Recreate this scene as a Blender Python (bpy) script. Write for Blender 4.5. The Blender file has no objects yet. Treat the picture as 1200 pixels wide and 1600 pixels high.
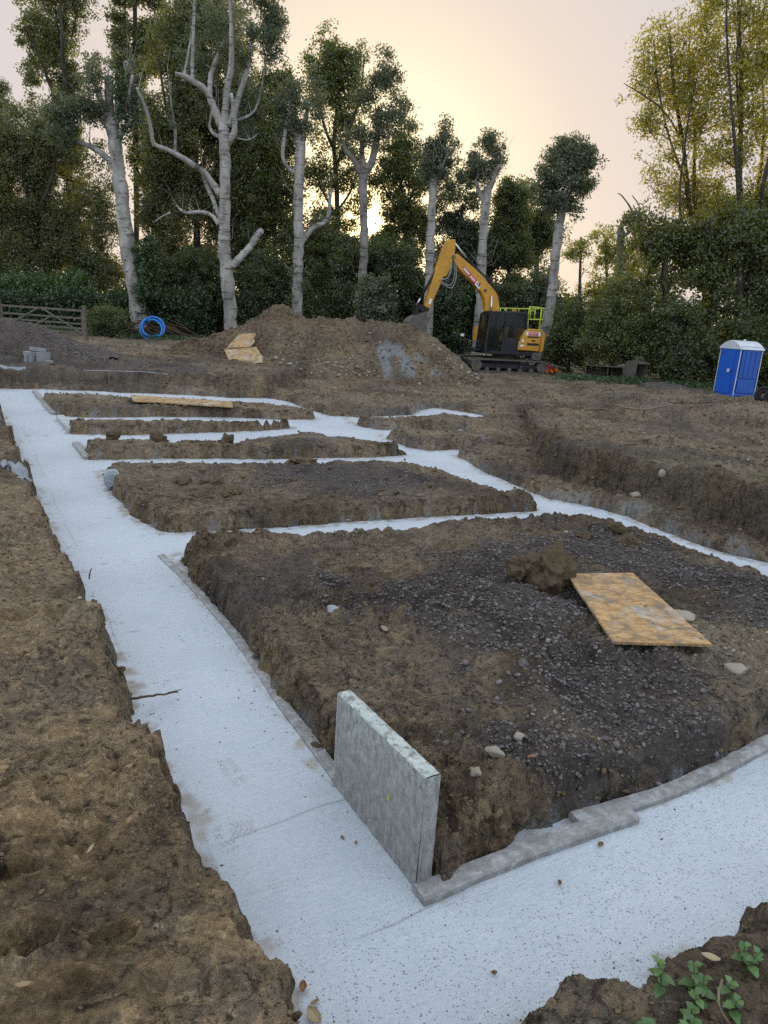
import bpy, bmesh, math, random
import numpy as np
from mathutils import Vector, Matrix
R = math.radians
scene = bpy.context.scene
col = scene.collection

# ------------------------------------------------------------------ camera, sky, sun, exposure
F_PX, ROLL, PITCH, CAMZ = 1110.0, R(3.7), R(15.4), 2.45
cam = bpy.data.cameras.new('camera'); cam_o = bpy.data.objects.new('camera', cam); col.objects.link(cam_o)
cam.sensor_fit = 'VERTICAL'; cam.sensor_height = 36; cam.lens = 36*F_PX/1600
cam.clip_start = .05; cam.clip_end = 2000
cam_o.matrix_world = Matrix.Translation((0, 0, CAMZ)) @ Matrix.Rotation(R(90)-PITCH, 4, 'X') @ Matrix.Rotation(ROLL, 4, 'Z')
scene.camera = cam_o

SUN_EL, SUN_AZ = R(6.77), R(-2.61)          # azimuth measured from +Y towards +X
sdir = Vector((math.sin(SUN_AZ)*math.cos(SUN_EL), math.cos(SUN_AZ)*math.cos(SUN_EL), math.sin(SUN_EL)))
sun = bpy.data.lights.new('sun', 'SUN'); sun.energy = 2.2; sun.angle = R(.5); sun.color = (1, .78, .5)
sun_o = bpy.data.objects.new('sun', sun); col.objects.link(sun_o)
sun_o.rotation_euler = sdir.to_track_quat('Z', 'Y').to_euler()

world = bpy.data.worlds.new('World'); scene.world = world; world.use_nodes = True
def make_sky():
    nt = world.node_tree; n = nt.nodes; n.clear(); L = nt.links.new
    out = n.new('ShaderNodeOutputWorld'); bg = n.new('ShaderNodeBackground'); L(bg.outputs[0], out.inputs[0])
    sky = n.new('ShaderNodeTexSky'); sky.sky_type = 'NISHITA'; sky.sun_disc = False
    sky.sun_elevation = SUN_EL; sky.sun_rotation = SUN_AZ
    sky.air_density = 1.0; sky.dust_density = 2.2; sky.ozone_density = 1.0
    tc = n.new('ShaderNodeTexCoord')
    dot = n.new('ShaderNodeVectorMath'); dot.operation = 'DOT_PRODUCT'; dot.inputs[1].default_value = sdir
    L(tc.outputs['Generated'], dot.inputs[0])
    # hazy veil, warmer towards the sun; added brightness overhead and behind lights the ground
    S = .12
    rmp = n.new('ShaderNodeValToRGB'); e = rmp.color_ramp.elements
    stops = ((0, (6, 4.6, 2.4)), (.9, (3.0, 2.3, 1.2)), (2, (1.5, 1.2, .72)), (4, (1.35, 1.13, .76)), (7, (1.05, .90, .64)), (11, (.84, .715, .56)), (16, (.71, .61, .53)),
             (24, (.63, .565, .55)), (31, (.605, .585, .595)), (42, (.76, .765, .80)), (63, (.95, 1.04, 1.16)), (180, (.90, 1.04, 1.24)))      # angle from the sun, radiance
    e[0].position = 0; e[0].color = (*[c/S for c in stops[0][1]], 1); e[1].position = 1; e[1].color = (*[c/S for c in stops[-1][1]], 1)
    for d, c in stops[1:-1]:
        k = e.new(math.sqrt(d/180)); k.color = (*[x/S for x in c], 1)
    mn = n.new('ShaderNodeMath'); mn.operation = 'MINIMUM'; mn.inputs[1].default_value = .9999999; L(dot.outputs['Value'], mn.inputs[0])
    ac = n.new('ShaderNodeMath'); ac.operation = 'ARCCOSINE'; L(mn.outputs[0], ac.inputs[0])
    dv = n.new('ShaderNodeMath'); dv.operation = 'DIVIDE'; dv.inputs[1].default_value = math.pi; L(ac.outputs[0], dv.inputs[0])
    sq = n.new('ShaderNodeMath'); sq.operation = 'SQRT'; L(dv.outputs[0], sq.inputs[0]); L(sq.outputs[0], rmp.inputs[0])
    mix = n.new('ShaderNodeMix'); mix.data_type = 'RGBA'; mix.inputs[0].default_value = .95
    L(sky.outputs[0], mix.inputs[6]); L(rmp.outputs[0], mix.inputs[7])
    # the sun's own disc (the lamp above gives its light)
    gt = n.new('ShaderNodeMath'); gt.operation = 'GREATER_THAN'; gt.inputs[1].default_value = math.cos(R(.42))
    L(dot.outputs['Value'], gt.inputs[0])
    add = n.new('ShaderNodeMix'); add.data_type = 'RGBA'; add.blend_type = 'ADD'
    L(gt.outputs[0], add.inputs[0]); L(mix.outputs[2], add.inputs[6]); add.inputs[7].default_value = (400, 300, 170, 1)
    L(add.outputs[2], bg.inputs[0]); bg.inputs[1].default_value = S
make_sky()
scene.view_settings.view_transform = 'Standard'; scene.view_settings.look = 'None'
scene.view_settings.exposure = 0.25; scene.view_settings.gamma = 1
scene.cycles.max_bounces = 6; scene.cycles.transparent_max_bounces = 4
scene.cycles.diffuse_bounces = 3; scene.cycles.glossy_bounces = 2; scene.cycles.transmission_bounces = 4
scene.cycles.sample_clamp_indirect = 4
scene.cycles.use_denoising = False

# ------------------------------------------------------------------ measuring helpers (photograph -> world)
CR, SR, CP, SP = math.cos(ROLL), math.sin(ROLL), math.cos(PITCH), math.sin(PITCH)
def ray(x, y):
    u = (x-600)/F_PX; v = (800-y)/F_PX
    u, v = CR*u-SR*v, SR*u+CR*v
    return np.array([u, CP+v*SP, -SP+v*CP])
def onz(x, y, z=0.):                     # point at height z
    d = ray(x, y); t = (z-CAMZ)/d[2]; return np.array([d[0]*t, d[1]*t, z])
def onY(x, y, Y):                        # point at distance Y ahead
    d = ray(x, y); t = Y/d[1]; return np.array([d[0]*t, Y, CAMZ+d[2]*t])
def project(P):
    P = np.asarray(P, float); X, Y, Z = P[..., 0], P[..., 1], P[..., 2]-CAMZ
    v = CP*Z+SP*Y; w = CP*Y-SP*Z; u = X/w; v = v/w
    return 600+F_PX*(CR*u+SR*v), 800-F_PX*(CR*v-SR*u)

# ------------------------------------------------------------------ noise
def _h(ix, iy, iz, s):
    h = (ix.astype(np.int64)*374761393+iy.astype(np.int64)*668265263+iz.astype(np.int64)*2147483647+s*1274126177) & 0xffffffff
    h = ((h ^ (h >> 13))*1274126177) & 0xffffffff
    h = ((h ^ (h >> 15))*2246822519) & 0xffffffff
    return (h ^ (h >> 16)).astype(np.float32)/4294967295.
def noise2(x, y, s=0):
    x = np.asarray(x, np.float32); y = np.asarray(y, np.float32)
    ix = np.floor(x); iy = np.floor(y); fx = x-ix; fy = y-iy; r = 0
    zz = np.zeros_like(ix)
    wx = fx*fx*fx*(fx*(fx*6-15)+10); wy = fy*fy*fy*(fy*(fy*6-15)+10)
    def g(a, b):
        t = _h(ix+a, iy+b, zz, s)*6.2831853
        return np.cos(t)*(fx-a)+np.sin(t)*(fy-b)
    a = g(0, 0)*(1-wx)+g(1, 0)*wx; b = g(0, 1)*(1-wx)+g(1, 1)*wx
    return (a*(1-wy)+b*wy)*1.5
def noise3(x, y, z, s=0):                # value noise -1..1
    x = np.asarray(x, np.float32); y = np.asarray(y, np.float32); z = np.asarray(z, np.float32)
    ix, iy, iz = np.floor(x), np.floor(y), np.floor(z); fx, fy, fz = x-ix, y-iy, z-iz
    fx, fy, fz = [f*f*(3-2*f) for f in (fx, fy, fz)]
    r = 0
    for a in (0, 1):
        for b in (0, 1):
            for c in (0, 1):
                r = r+_h(ix+a, iy+b, iz+c, s)*(fx if a else 1-fx)*(fy if b else 1-fy)*(fz if c else 1-fz)
    return r*2-1
def fbm2(x, y, o=4, s=0, g=.5):
    r = 0; a = 1; k = 1
    for i in range(o):
        r = r+a*noise2(x*k+13.7*i, y*k-7.1*i, s+i); a *= g; k *= 2.03
    return r
def ss(a, b, x):
    t = np.clip((x-a)/(b-a), 0, 1); return t*t*(3-2*t)
def sdf(px, py, poly):                   # positive inside
    poly = np.asarray(poly, np.float32); n = len(poly)
    d = np.full(px.shape, 1e9, np.float32); inside = np.zeros(px.shape, bool)
    for i in range(n):
        ax, ay = poly[i]; bx, by = poly[(i+1) % n]
        ex, ey = bx-ax, by-ay; L2 = ex*ex+ey*ey+1e-12
        t = np.clip(((px-ax)*ex+(py-ay)*ey)/L2, 0, 1)
        d = np.minimum(d, (px-ax-t*ex)**2+(py-ay-t*ey)**2)
        if ay != by:
            c = ((ay > py) != (by > py)) & (px < ex*(py-ay)/(by-ay)+ax); inside ^= c
    d = np.sqrt(d); return np.where(inside, d, -d)
def dline(px, py, pl):
    d = np.full(px.shape, 1e9, np.float32)
    for (ax, ay), (bx, by) in zip(pl[:-1], pl[1:]):
        ex, ey = bx-ax, by-ay; t = np.clip(((px-ax)*ex+(py-ay)*ey)/(ex*ex+ey*ey+1e-12), 0, 1)
        d = np.minimum(d, (px-ax-t*ex)**2+(py-ay-t*ey)**2)
    return np.sqrt(d)

# ------------------------------------------------------------------ materials
MATS = {}
def nodes(name, rough=.8, spec=.3):
    m = bpy.data.materials.new(name); m.use_nodes = True; MATS[name] = m
    nt = m.node_tree; b = nt.nodes['Principled BSDF']
    b.inputs['Roughness'].default_value = rough; b.inputs['Specular IOR Level'].default_value = spec
    return m, nt, b
def N(nt, t, **kw):
    n = nt.nodes.new(t)
    for k, v in kw.items(): setattr(n, k, v)
    return n
def noise_n(nt, scale, detail=4, rough=.55, vec=None, dist=0):
    n = N(nt, 'ShaderNodeTexNoise'); n.inputs['Scale'].default_value = scale; n.inputs['Detail'].default_value = detail
    n.inputs['Roughness'].default_value = rough; n.inputs['Distortion'].default_value = dist
    if vec is not None: nt.links.new(vec, n.inputs['Vector'])
    return n.outputs['Fac']
def ramp_n(nt, fac, stops):
    r = N(nt, 'ShaderNodeValToRGB'); e = r.color_ramp.elements
    e[0].position, e[0].color = stops[0][0], (*stops[0][1], 1); e[1].position, e[1].color = stops[-1][0], (*stops[-1][1], 1)
    for p, c in stops[1:-1]:
        k = e.new(p); k.color = (*c, 1)
    nt.links.new(fac, r.inputs[0]); return r.outputs[0]
def frange(nt, fac, a, b, c=0., d=1.):
    m = N(nt, 'ShaderNodeMapRange'); m.clamp = True
    for i, v in enumerate((a, b, c, d)): m.inputs[i+1].default_value = v
    nt.links.new(fac, m.inputs[0]); return m.outputs[0]
def mixc(nt, fac, a, b, mode='MIX'):
    m = N(nt, 'ShaderNodeMix', data_type='RGBA', blend_type=mode)
    for s, i in ((fac, 0), (a, 6), (b, 7)):
        if isinstance(s, (int, float)): m.inputs[i].default_value = s
        elif isinstance(s, tuple): m.inputs[i].default_value = (*s, 1)
        else: nt.links.new(s, m.inputs[i])
    return m.outputs[2]
def mathn(nt, op, a, b):
    m = N(nt, 'ShaderNodeMath', operation=op)
    for s, i in ((a, 0), (b, 1)):
        if isinstance(s, (int, float)): m.inputs[i].default_value = s
        else: nt.links.new(s, m.inputs[i])
    return m.outputs[0]
def attr(nt, name):
    a = N(nt, 'ShaderNodeAttribute', attribute_name=name); return a.outputs['Fac']
def bump(nt, b, h, strength=.5, dist=.01, prev=None):
    u = N(nt, 'ShaderNodeBump'); u.inputs['Strength'].default_value = strength; u.inputs['Distance'].default_value = dist
    nt.links.new(h, u.inputs['Height'])
    if prev is not None: nt.links.new(prev, u.inputs['Normal'])
    if b is not None: nt.links.new(u.outputs[0], b.inputs['Normal'])
    return u.outputs[0]
def objvec(nt):
    return N(nt, 'ShaderNodeTexCoord').outputs['Object']
def scaled(nt, vec, s):
    m = N(nt, 'ShaderNodeMapping'); m.inputs['Scale'].default_value = s; nt.links.new(vec, m.inputs['Vector']); return m.outputs[0]

def simple(name, c, rough=.6, var=.25, scale=12, spec=.4, metal=0., bmp=.15, dirt=None):
    m, nt, b = nodes(name, rough, spec); v = objvec(nt)
    f = noise_n(nt, scale, 5, .6, v)
    lo = tuple(x*(1-var) for x in c); hi = tuple(min(1, x*(1+var)) for x in c)
    cc = ramp_n(nt, f, [(.3, lo), (.7, hi)])
    if dirt:
        f2 = noise_n(nt, scale*.35, 6, .7, v); cc = mixc(nt, frange(nt, f2, .52, .68, 0, .8), cc, dirt)
    nt.links.new(cc, b.inputs['Base Color']); b.inputs['Metallic'].default_value = metal
    if bmp: bump(nt, b, noise_n(nt, scale*4, 4, .6, v), bmp, .01)
    return m

def stone_material(name, stops, b_=.5):
    m, nt, b = nodes(name, .9, .2); v = objvec(nt); f = noise_n(nt, 22, 5, .65, v); f2 = noise_n(nt, 90, 3, .6, v)
    t = mathn(nt, 'ADD', mathn(nt, 'MULTIPLY', attr(nt, 'tint'), .62), mathn(nt, 'ADD', mathn(nt, 'MULTIPLY', f, .55), -.10))
    c = ramp_n(nt, t, stops); c = mixc(nt, frange(nt, f2, .5, .7, 0, .35), c, stops[-1][1])
    nt.links.new(c, b.inputs['Base Color']); h = bump(nt, None, f, b_, .012); bump(nt, b, f2, b_, .004, h); return m
def soil_material():
    m, nt, b = nodes('soil', .9, .22); v = objvec(nt)
    n1 = noise_n(nt, .7, 6, .6, v); n2 = noise_n(nt, 5, 7, .68, v, .6); n3 = noise_n(nt, 32, 6, .7, v); n4 = noise_n(nt, 140, 4, .7, v)
    m1 = noise_n(nt, 2.6, 5, .62, v, 1.2); m2 = noise_n(nt, 9, 5, .62, v, 1.0); m3 = noise_n(nt, 17, 4, .6, scaled(nt, v, (1, 1.6, 1)), .8)
    c = ramp_n(nt, m1, [(.30, (.105, .080, .058)), (.44, (.190, .146, .104)), (.55, (.252, .198, .142)), (.72, (.37, .30, .215))])
    c = mixc(nt, frange(nt, n1, .42, .58, 0, .75), c, (.185, .165, .142))
    c = mixc(nt, frange(nt, m2, .50, .66, 0, .8), c, (.37, .285, .185))
    c = mixc(nt, frange(nt, m2, .46, .33, 0, .85), c, (.050, .037, .025))
    c = mixc(nt, frange(nt, m3, .56, .68, 0, .55), c, (.46, .385, .285))
    c = mixc(nt, frange(nt, n3, .47, .36, 0, .9), c, (.022, .016, .012))
    c = mixc(nt, frange(nt, n4, .58, .68, 0, .45), c, (.40, .32, .22))
    c = mixc(nt, frange(nt, n4, .44, .34, 0, .6), c, (.035, .026, .018))
    ck = N(nt, 'ShaderNodeTexVoronoi', feature='DISTANCE_TO_EDGE'); ck.inputs['Scale'].default_value = 5.5
    cw = N(nt, 'ShaderNodeVectorMath', operation='MULTIPLY_ADD'); cn = N(nt, 'ShaderNodeTexNoise'); cn.inputs['Scale'].default_value = 9; cn.inputs['Detail'].default_value = 5; nt.links.new(v, cn.inputs['Vector'])
    nt.links.new(cn.outputs['Color'], cw.inputs[0]); cw.inputs[1].default_value = (.16, .16, .1); nt.links.new(v, cw.inputs[2]); nt.links.new(cw.outputs[0], ck.inputs['Vector'])
    crack = mathn(nt, 'MULTIPLY', frange(nt, ck.outputs['Distance'], .030, .008), frange(nt, n1, .53, .60))
    c = mixc(nt, mathn(nt, 'MULTIPLY', crack, .5), c, (.022, .016, .011))
    cl = mathn(nt, 'MULTIPLY', mathn(nt, 'MULTIPLY', attr(nt, 'clay'), frange(nt, m2, .34, .54)), .85)
    c = mixc(nt, cl, c, ramp_n(nt, m3, [(.3, (.150, .098, .050)), (.5, (.32, .24, .145)), (.7, (.56, .44, .285))]))
    pale = mathn(nt, 'MULTIPLY', attr(nt, 'pale'), frange(nt, n2, .38, .56))
    c = mixc(nt, pale, c, ramp_n(nt, n3, [(.3, (.21, .19, .145)), (.7, (.42, .385, .30))]))
    c = mixc(nt, 1., c, (1.03, .97, .88), 'MULTIPLY')
    c = mixc(nt, attr(nt, 'trodden'), c, mixc(nt, 1., c, (1.42, 1.36, 1.25), 'MULTIPLY'))
    g = attr(nt, 'gravel')
    gv = N(nt, 'ShaderNodeTexVoronoi'); gv.inputs['Scale'].default_value = 42; nt.links.new(v, gv.inputs['Vector'])
    gcol = ramp_n(nt, mathn(nt, 'ADD', mathn(nt, 'MULTIPLY', n3, .6), mathn(nt, 'MULTIPLY', n4, .45)), [(.35, (.042, .035, .032)), (.55, (.115, .099, .092)), (.75, (.24, .21, .195))])
    c = mixc(nt, mathn(nt, 'MULTIPLY', g, .85), c, gcol)
    ms = mathn(nt, 'MULTIPLY', attr(nt, 'moss'), frange(nt, n3, .42, .58))
    c = mixc(nt, ms, c, (.10, .115, .03))
    ce = attr(nt, 'cement')
    c = mixc(nt, mathn(nt, 'MULTIPLY', ce, frange(nt, n3, .25, .6, .35, 1)), c, (.33, .35, .365))
    w = attr(nt, 'wet')
    c = mixc(nt, mathn(nt, 'MULTIPLY', w, .85), c, mixc(nt, 1., c, (.42, .40, .38), 'MULTIPLY'))
    # ruts' crumb colour: little pale flecks
    fl = N(nt, 'ShaderNodeTexVoronoi'); fl.inputs['Scale'].default_value = 26; nt.links.new(v, fl.inputs['Vector'])
    c = mixc(nt, frange(nt, fl.outputs['Distance'], .10, .05, 0, .45), c, (.34, .30, .24))
    nt.links.new(c, b.inputs['Base Color'])
    nt.links.new(frange(nt, n2, .3, .7, .95, .62), b.inputs['Roughness'])
    h1 = bump(nt, None, n2, 1., .07); h1 = bump(nt, None, m2, 1., .035, h1); h1 = bump(nt, None, crack, .8, -.02, h1)
    h2 = bump(nt, None, n3, 1., .035, h1)
    h3 = bump(nt, None, gv.outputs['Distance'], .35, -.010, h2)
    bump(nt, b, n4, 1., .012, h3)
    return m

def concrete_material():
    m, nt, b = nodes('wet_concrete', .42, .5); v = objvec(nt)
    # tool marks run across the trench; rotate the coordinates to the trench
    mp = N(nt, 'ShaderNodeMapping'); mp.inputs['Rotation'].default_value = (0, 0, R(-30.7)); nt.links.new(v, mp.inputs['Vector'])
    tv = mp.outputs[0]
    drag = noise_n(nt, 7, 6, .65, scaled(nt, tv, (1, 6, 1)), .4)
    drag2 = noise_n(nt, 22, 5, .6, scaled(nt, tv, (1, 4, 1)), .5)
    big = noise_n(nt, .9, 4, .5, v); fine = noise_n(nt, 70, 5, .7, v); med = noise_n(nt, 9, 5, .6, v)
    c = ramp_n(nt, big, [(.3, (.455, .505, .56)), (.7, (.56, .61, .665))])
    c = mixc(nt, frange(nt, drag, .46, .62, 0, .30), c, (.66, .68, .70))
    c = mixc(nt, frange(nt, drag2, .44, .32, 0, .28), c, (.46, .485, .50))
    c = mixc(nt, frange(nt, med, .55, .72, 0, .4), c, (.46, .485, .50))
    c = mixc(nt, frange(nt, fine, .56, .68, 0, .5), c, (.33, .35, .37))
    c = mixc(nt, frange(nt, fine, .44, .32, 0, .45), c, (.66, .68, .70))
    c = mixc(nt, mathn(nt, 'MULTIPLY', attr(nt, 'line'), .6), c, (.22, .23, .24))
    pk = attr(nt, 'pock')
    wv = N(nt, 'ShaderNodeVectorMath', operation='MULTIPLY_ADD'); wn = N(nt, 'ShaderNodeTexNoise'); wn.inputs['Scale'].default_value = 60; nt.links.new(v, wn.inputs['Vector'])
    nt.links.new(wn.outputs['Color'], wv.inputs[0]); wv.inputs[1].default_value = (.016, .016, 0); nt.links.new(v, wv.inputs[2])
    dots = None
    for sc_, k in ((80, .38), (40, .25)):
        vo = N(nt, 'ShaderNodeTexVoronoi'); vo.inputs['Scale'].default_value = sc_; nt.links.new(scaled(nt, wv.outputs[0], (1, 1.35, 1)), vo.inputs['Vector'])
        sp = N(nt, 'ShaderNodeSeparateColor'); nt.links.new(vo.outputs['Color'], sp.inputs[0])
        q = mathn(nt, 'SUBTRACT', mathn(nt, 'MULTIPLY', mathn(nt, 'POWER', sp.outputs[0], 1.6), k), vo.outputs['Distance']); q = frange(nt, q, .0, .09)
        dots = q if dots is None else mathn(nt, 'MAXIMUM', dots, q)
    dots = mathn(nt, 'MULTIPLY', mathn(nt, 'ADD', mathn(nt, 'MULTIPLY', dots, pk), mathn(nt, 'MULTIPLY', dots, .06)), frange(nt, med, .36, .55, .2, 1))
    c = mixc(nt, mathn(nt, 'MULTIPLY', dots, .6), c, (.20, .205, .21))
    c = mixc(nt, attr(nt, 'dirty'), c, ramp_n(nt, med, [(.35, (.24, .205, .16)), (.65, (.40, .37, .32))]))
    nt.links.new(c, b.inputs['Base Color'])
    nt.links.new(frange(nt, drag, .3, .7, .55, .30), b.inputs['Roughness'])
    h = bump(nt, None, drag, .55, .011); h = bump(nt, None, drag2, .6, .007, h); h = bump(nt, None, med, .6, .014, h); h = bump(nt, None, dots, .9, -.008, h); bump(nt, b, fine, .8, .005, h)
    return m

def bark_material(name, lo, mid, hi, bands=True):
    m, nt, b = nodes(name, .85, .15); v = objvec(nt)
    st = noise_n(nt, 1.6, 5, .6, scaled(nt, v, (1, 1, .35)), .5)
    c = ramp_n(nt, st, [(.3, lo), (.5, mid), (.68, hi)])
    if bands:
        bn = noise_n(nt, 2.2, 4, .6, scaled(nt, v, (.5, .5, 3.2)), .4)
        c = mixc(nt, frange(nt, bn, .56, .66, 0, .8), c, tuple(x*.4 for x in lo))
        bl = noise_n(nt, 1.1, 6, .7, v, .8); c = mixc(nt, frange(nt, bl, .52, .68, 0, .5), c, (.11, .10, .08))
        lens = N(nt, 'ShaderNodeTexVoronoi'); lens.inputs['Scale'].default_value = 2.3; nt.links.new(scaled(nt, v, (1, 1, 2.2)), lens.inputs['Vector'])
        c = mixc(nt, frange(nt, lens.outputs['Distance'], .20, .12, 0, .75), c, (.05, .045, .04))
    nt.links.new(c, b.inputs['Base Color'])
    bump(nt, b, noise_n(nt, 9, 5, .65, scaled(nt, v, (1, 1, .3))), .6, .05)
    return m

def leaf_material(name, stops, trans, tmix=.45, gloss=.06):
    m = bpy.data.materials.new(name); m.use_nodes = True; MATS[name] = m
    nt = m.node_tree; nt.nodes.clear(); L = nt.links.new
    out = N(nt, 'ShaderNodeOutputMaterial'); t = attr(nt, 'tint')
    c = ramp_n(nt, t, stops)
    d = N(nt, 'ShaderNodeBsdfDiffuse'); L(c, d.inputs[0])
    tr = N(nt, 'ShaderNodeBsdfTranslucent')
    tc = mixc(nt, 1., c, trans, 'MULTIPLY'); L(tc, tr.inputs[0])
    mx = N(nt, 'ShaderNodeMixShader'); mx.inputs[0].default_value = tmix; L(d.outputs[0], mx.inputs[1]); L(tr.outputs[0], mx.inputs[2])
    g = N(nt, 'ShaderNodeBsdfGlossy'); g.inputs['Roughness'].default_value = .45; g.inputs[0].default_value = (.8, .85, .9, 1)
    mg = N(nt, 'ShaderNodeMixShader'); mg.inputs[0].default_value = gloss; L(mx.outputs[0], mg.inputs[1]); L(g.outputs[0], mg.inputs[2])
    L(mg.outputs[0], out.inputs[0]); return m

def osb_material():
    m, nt, b = nodes('osb', .75, .25); v = objvec(nt)
    vo = N(nt, 'ShaderNodeTexVoronoi'); vo.inputs['Scale'].default_value = 9; nt.links.new(scaled(nt, v, (2.2, 5, 1)), vo.inputs['Vector'])
    n2 = noise_n(nt, 6, 6, .7, v, .3); n3 = noise_n(nt, 45, 4, .7, v)
    sep = N(nt, 'ShaderNodeSeparateColor'); nt.links.new(vo.outputs['Color'], sep.inputs[0])
    c = ramp_n(nt, sep.outputs[0], [(.1, (.30, .16, .06)), (.5, (.43, .245, .10)), (.9, (.52, .335, .15))])
    c = mixc(nt, frange(nt, n3, .4, .65, 0, .5), c, (.47, .34, .20))
    c = mixc(nt, frange(nt, n2, .47, .60, 0, .85), c, (.17, .14, .105))
    c = mixc(nt, frange(nt, noise_n(nt, 2.2, 5, .7, v), .52, .66, 0, .75), c, (.46, .43, .38))
    sp = noise_n(nt, 11, 3, .6, v); c = mixc(nt, frange(nt, sp, .66, .70, 0, .85), c, (.07, .055, .045))
    nt.links.new(c, b.inputs['Base Color']); bump(nt, b, n3, .4, .004); return m

def board_foam_material():
    m, nt, b = nodes('cement_coated_board', .8, .25); v = objvec(nt)
    st = noise_n(nt, 30, 6, .75, scaled(nt, v, (1, 1, .5)), .5); big = noise_n(nt, 3, 5, .6, v)
    sx = N(nt, 'ShaderNodeSeparateXYZ'); nt.links.new(v, sx.inputs[0])
    c = ramp_n(nt, st, [(.32, (.17, .16, .15)), (.52, (.30, .295, .28)), (.72, (.42, .42, .40))])
    top = mathn(nt, 'ADD', frange(nt, sx.outputs[2], .22, .60, -.30, .42), big)
    gr = mathn(nt, 'MULTIPLY', frange(nt, top, .55, .85), frange(nt, st, .42, .60))
    c = mixc(nt, mathn(nt, 'MULTIPLY', gr, .7), c, (.44, .53, .47))
    spk = noise_n(nt, 75, 3, .6, v); c = mixc(nt, frange(nt, spk, .60, .68, 0, .7), c, (.13, .12, .11))
    nt.links.new(c, b.inputs['Base Color']); bump(nt, b, st, .6, .006); return m
def board_top_material():
    m, nt, b = nodes('board_green_edge', .75, .25); v = objvec(nt)
    n1 = noise_n(nt, 30, 5, .7, scaled(nt, v, (1, 1, .5))); n2 = noise_n(nt, 8, 4, .6, v)
    c = ramp_n(nt, n2, [(.35, (.40, .45, .42)), (.65, (.55, .58, .55))])
    c = mixc(nt, frange(nt, n1, .50, .60, 0, .9), c, (.20, .185, .165))
    nt.links.new(c, b.inputs['Base Color']); bump(nt, b, n1, .5, .005); return m
def wet_edge_material():
    m, nt, b = nodes('cement_smeared_edge', .6, .35); v = objvec(nt)
    n1 = noise_n(nt, 14, 6, .7, v, .4); n2 = noise_n(nt, 60, 4, .7, v)
    c = ramp_n(nt, n1, [(.3, (.20, .19, .175)), (.5, (.29, .285, .275)), (.66, (.43, .44, .44))])
    c = mixc(nt, frange(nt, n2, .58, .68, 0, .7), c, (.13, .125, .115))
    nt.links.new(c, b.inputs['Base Color']); bump(nt, b, n1, .6, .012); return m

soil_material(); concrete_material(); osb_material(); board_foam_material(); board_top_material(); wet_edge_material()
bark_material('pale_bark', (.14, .13, .115), (.34, .318, .285), (.50, .472, .43))
bark_material('dark_bark', (.035, .028, .022), (.075, .062, .05), (.13, .11, .09), False)
bark_material('grey_bark', (.10, .088, .075), (.22, .20, .175), (.34, .315, .28))
leaf_material('leaf_poplar', [(0, (.060, .074, .044)), (.5, (.115, .140, .085)), (.85, (.20, .225, .155)), (1, (.38, .41, .34))], (1.8, 1.6, .7), .48)
leaf_material('leaf_dark', [(0, (.032, .044, .018)), (.6, (.072, .090, .036)), (1, (.14, .155, .055))], (1.7, 1.7, .55), .48)
leaf_material('leaf_mid', [(0, (.062, .078, .028)), (.6, (.135, .150, .055)), (1, (.26, .235, .07))], (1.75, 1.75, .55), .5)
leaf_material('leaf_ash', [(0, (.09, .12, .032)), (.5, (.21, .23, .048)), (.82, (.40, .37, .055)), (1, (.58, .42, .04))], (2.2, 1.8, .5), .55)
leaf_material('leaf_willow', [(0, (.072, .080, .036)), (.6, (.15, .155, .066)), (1, (.24, .23, .10))], (1.65, 1.65, .6), .5)
leaf_material('leaf_hedge', [(0, (.024, .044, .015)), (.6, (.055, .095, .030)), (1, (.11, .17, .05))], (1.6, 1.6, .5), .3)
leaf_material('leaf_nettle', [(0, (.05, .10, .02)), (.6, (.10, .20, .045)), (1, (.20, .33, .09))], (1.4, 1.4, .6), .35)
leaf_material('dry_leaf', [(0, (.13, .06, .02)), (.5, (.30, .15, .05)), (1, (.45, .36, .20))], (1.2, 1., .6), .25)
stone_material('stone_gravel', [(0, (.045, .038, .036)), (.5, (.115, .100, .098)), (.85, (.21, .19, .188)), (1, (.34, .315, .30))])
stone_material('stone_pale', [(0, (.16, .135, .10)), (.5, (.28, .245, .19)), (1, (.42, .385, .32))])
stone_material('clod_soil', [(0, (.055, .040, .025)), (.5, (.125, .090, .053)), (1, (.21, .155, .095))], .9)
simple('block_grey', (.25, .255, .26), .9, .25, 25, .2, bmp=.4)
simple('slate_grey', (.30, .32, .34), .8, .25, 25, .3, bmp=.3)
simple('twig', (.085, .06, .04), .9, .35, 30, .2)
simple('root_pale', (.20, .155, .105), .9, .3, 30, .2)
simple('gate_wood', (.145, .125, .10), .85, .35, 9, .2, bmp=.4)
simple('blue_plastic', (.03, .22, .62), .35, .15, 8, .5, bmp=.05)
simple('toilet_blue', (.010, .10, .50), .42, .15, 3, .5, bmp=.05)
simple('toilet_blue_side', (.010, .085, .40), .42, .15, 3, .5, bmp=.05)
simple('toilet_white', (.58, .61, .65), .45, .08, 5, .5, bmp=.05, dirt=(.45, .48, .44))
simple('digger_yellow', (.56, .27, .018), .42, .18, 3, .5, bmp=.08, dirt=(.33, .18, .04))
simple('digger_black', (.010, .010, .013), .5, .3, 5, .4, bmp=.1, dirt=(.045, .036, .026))
simple('digger_steel', (.10, .088, .075), .7, .35, 7, .4, bmp=.3, dirt=(.17, .135, .09))
simple('chrome', (.72, .72, .74), .22, .05, 5, .5, .9, 0)
simple('hi_vis', (.50, .60, .08), .5, .1, 5, .4, bmp=0)
simple('sign_red', (.48, .02, .045), .5, .1, 6, .4, bmp=0)
simple('sign_white', (.78, .78, .77), .5, .06, 8, .4, bmp=0)
simple('orange_net', (.75, .16, .03), .6, .2, 8, .3, bmp=0)
simple('rubber', (.022, .021, .02), .7, .3, 12, .3)
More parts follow.
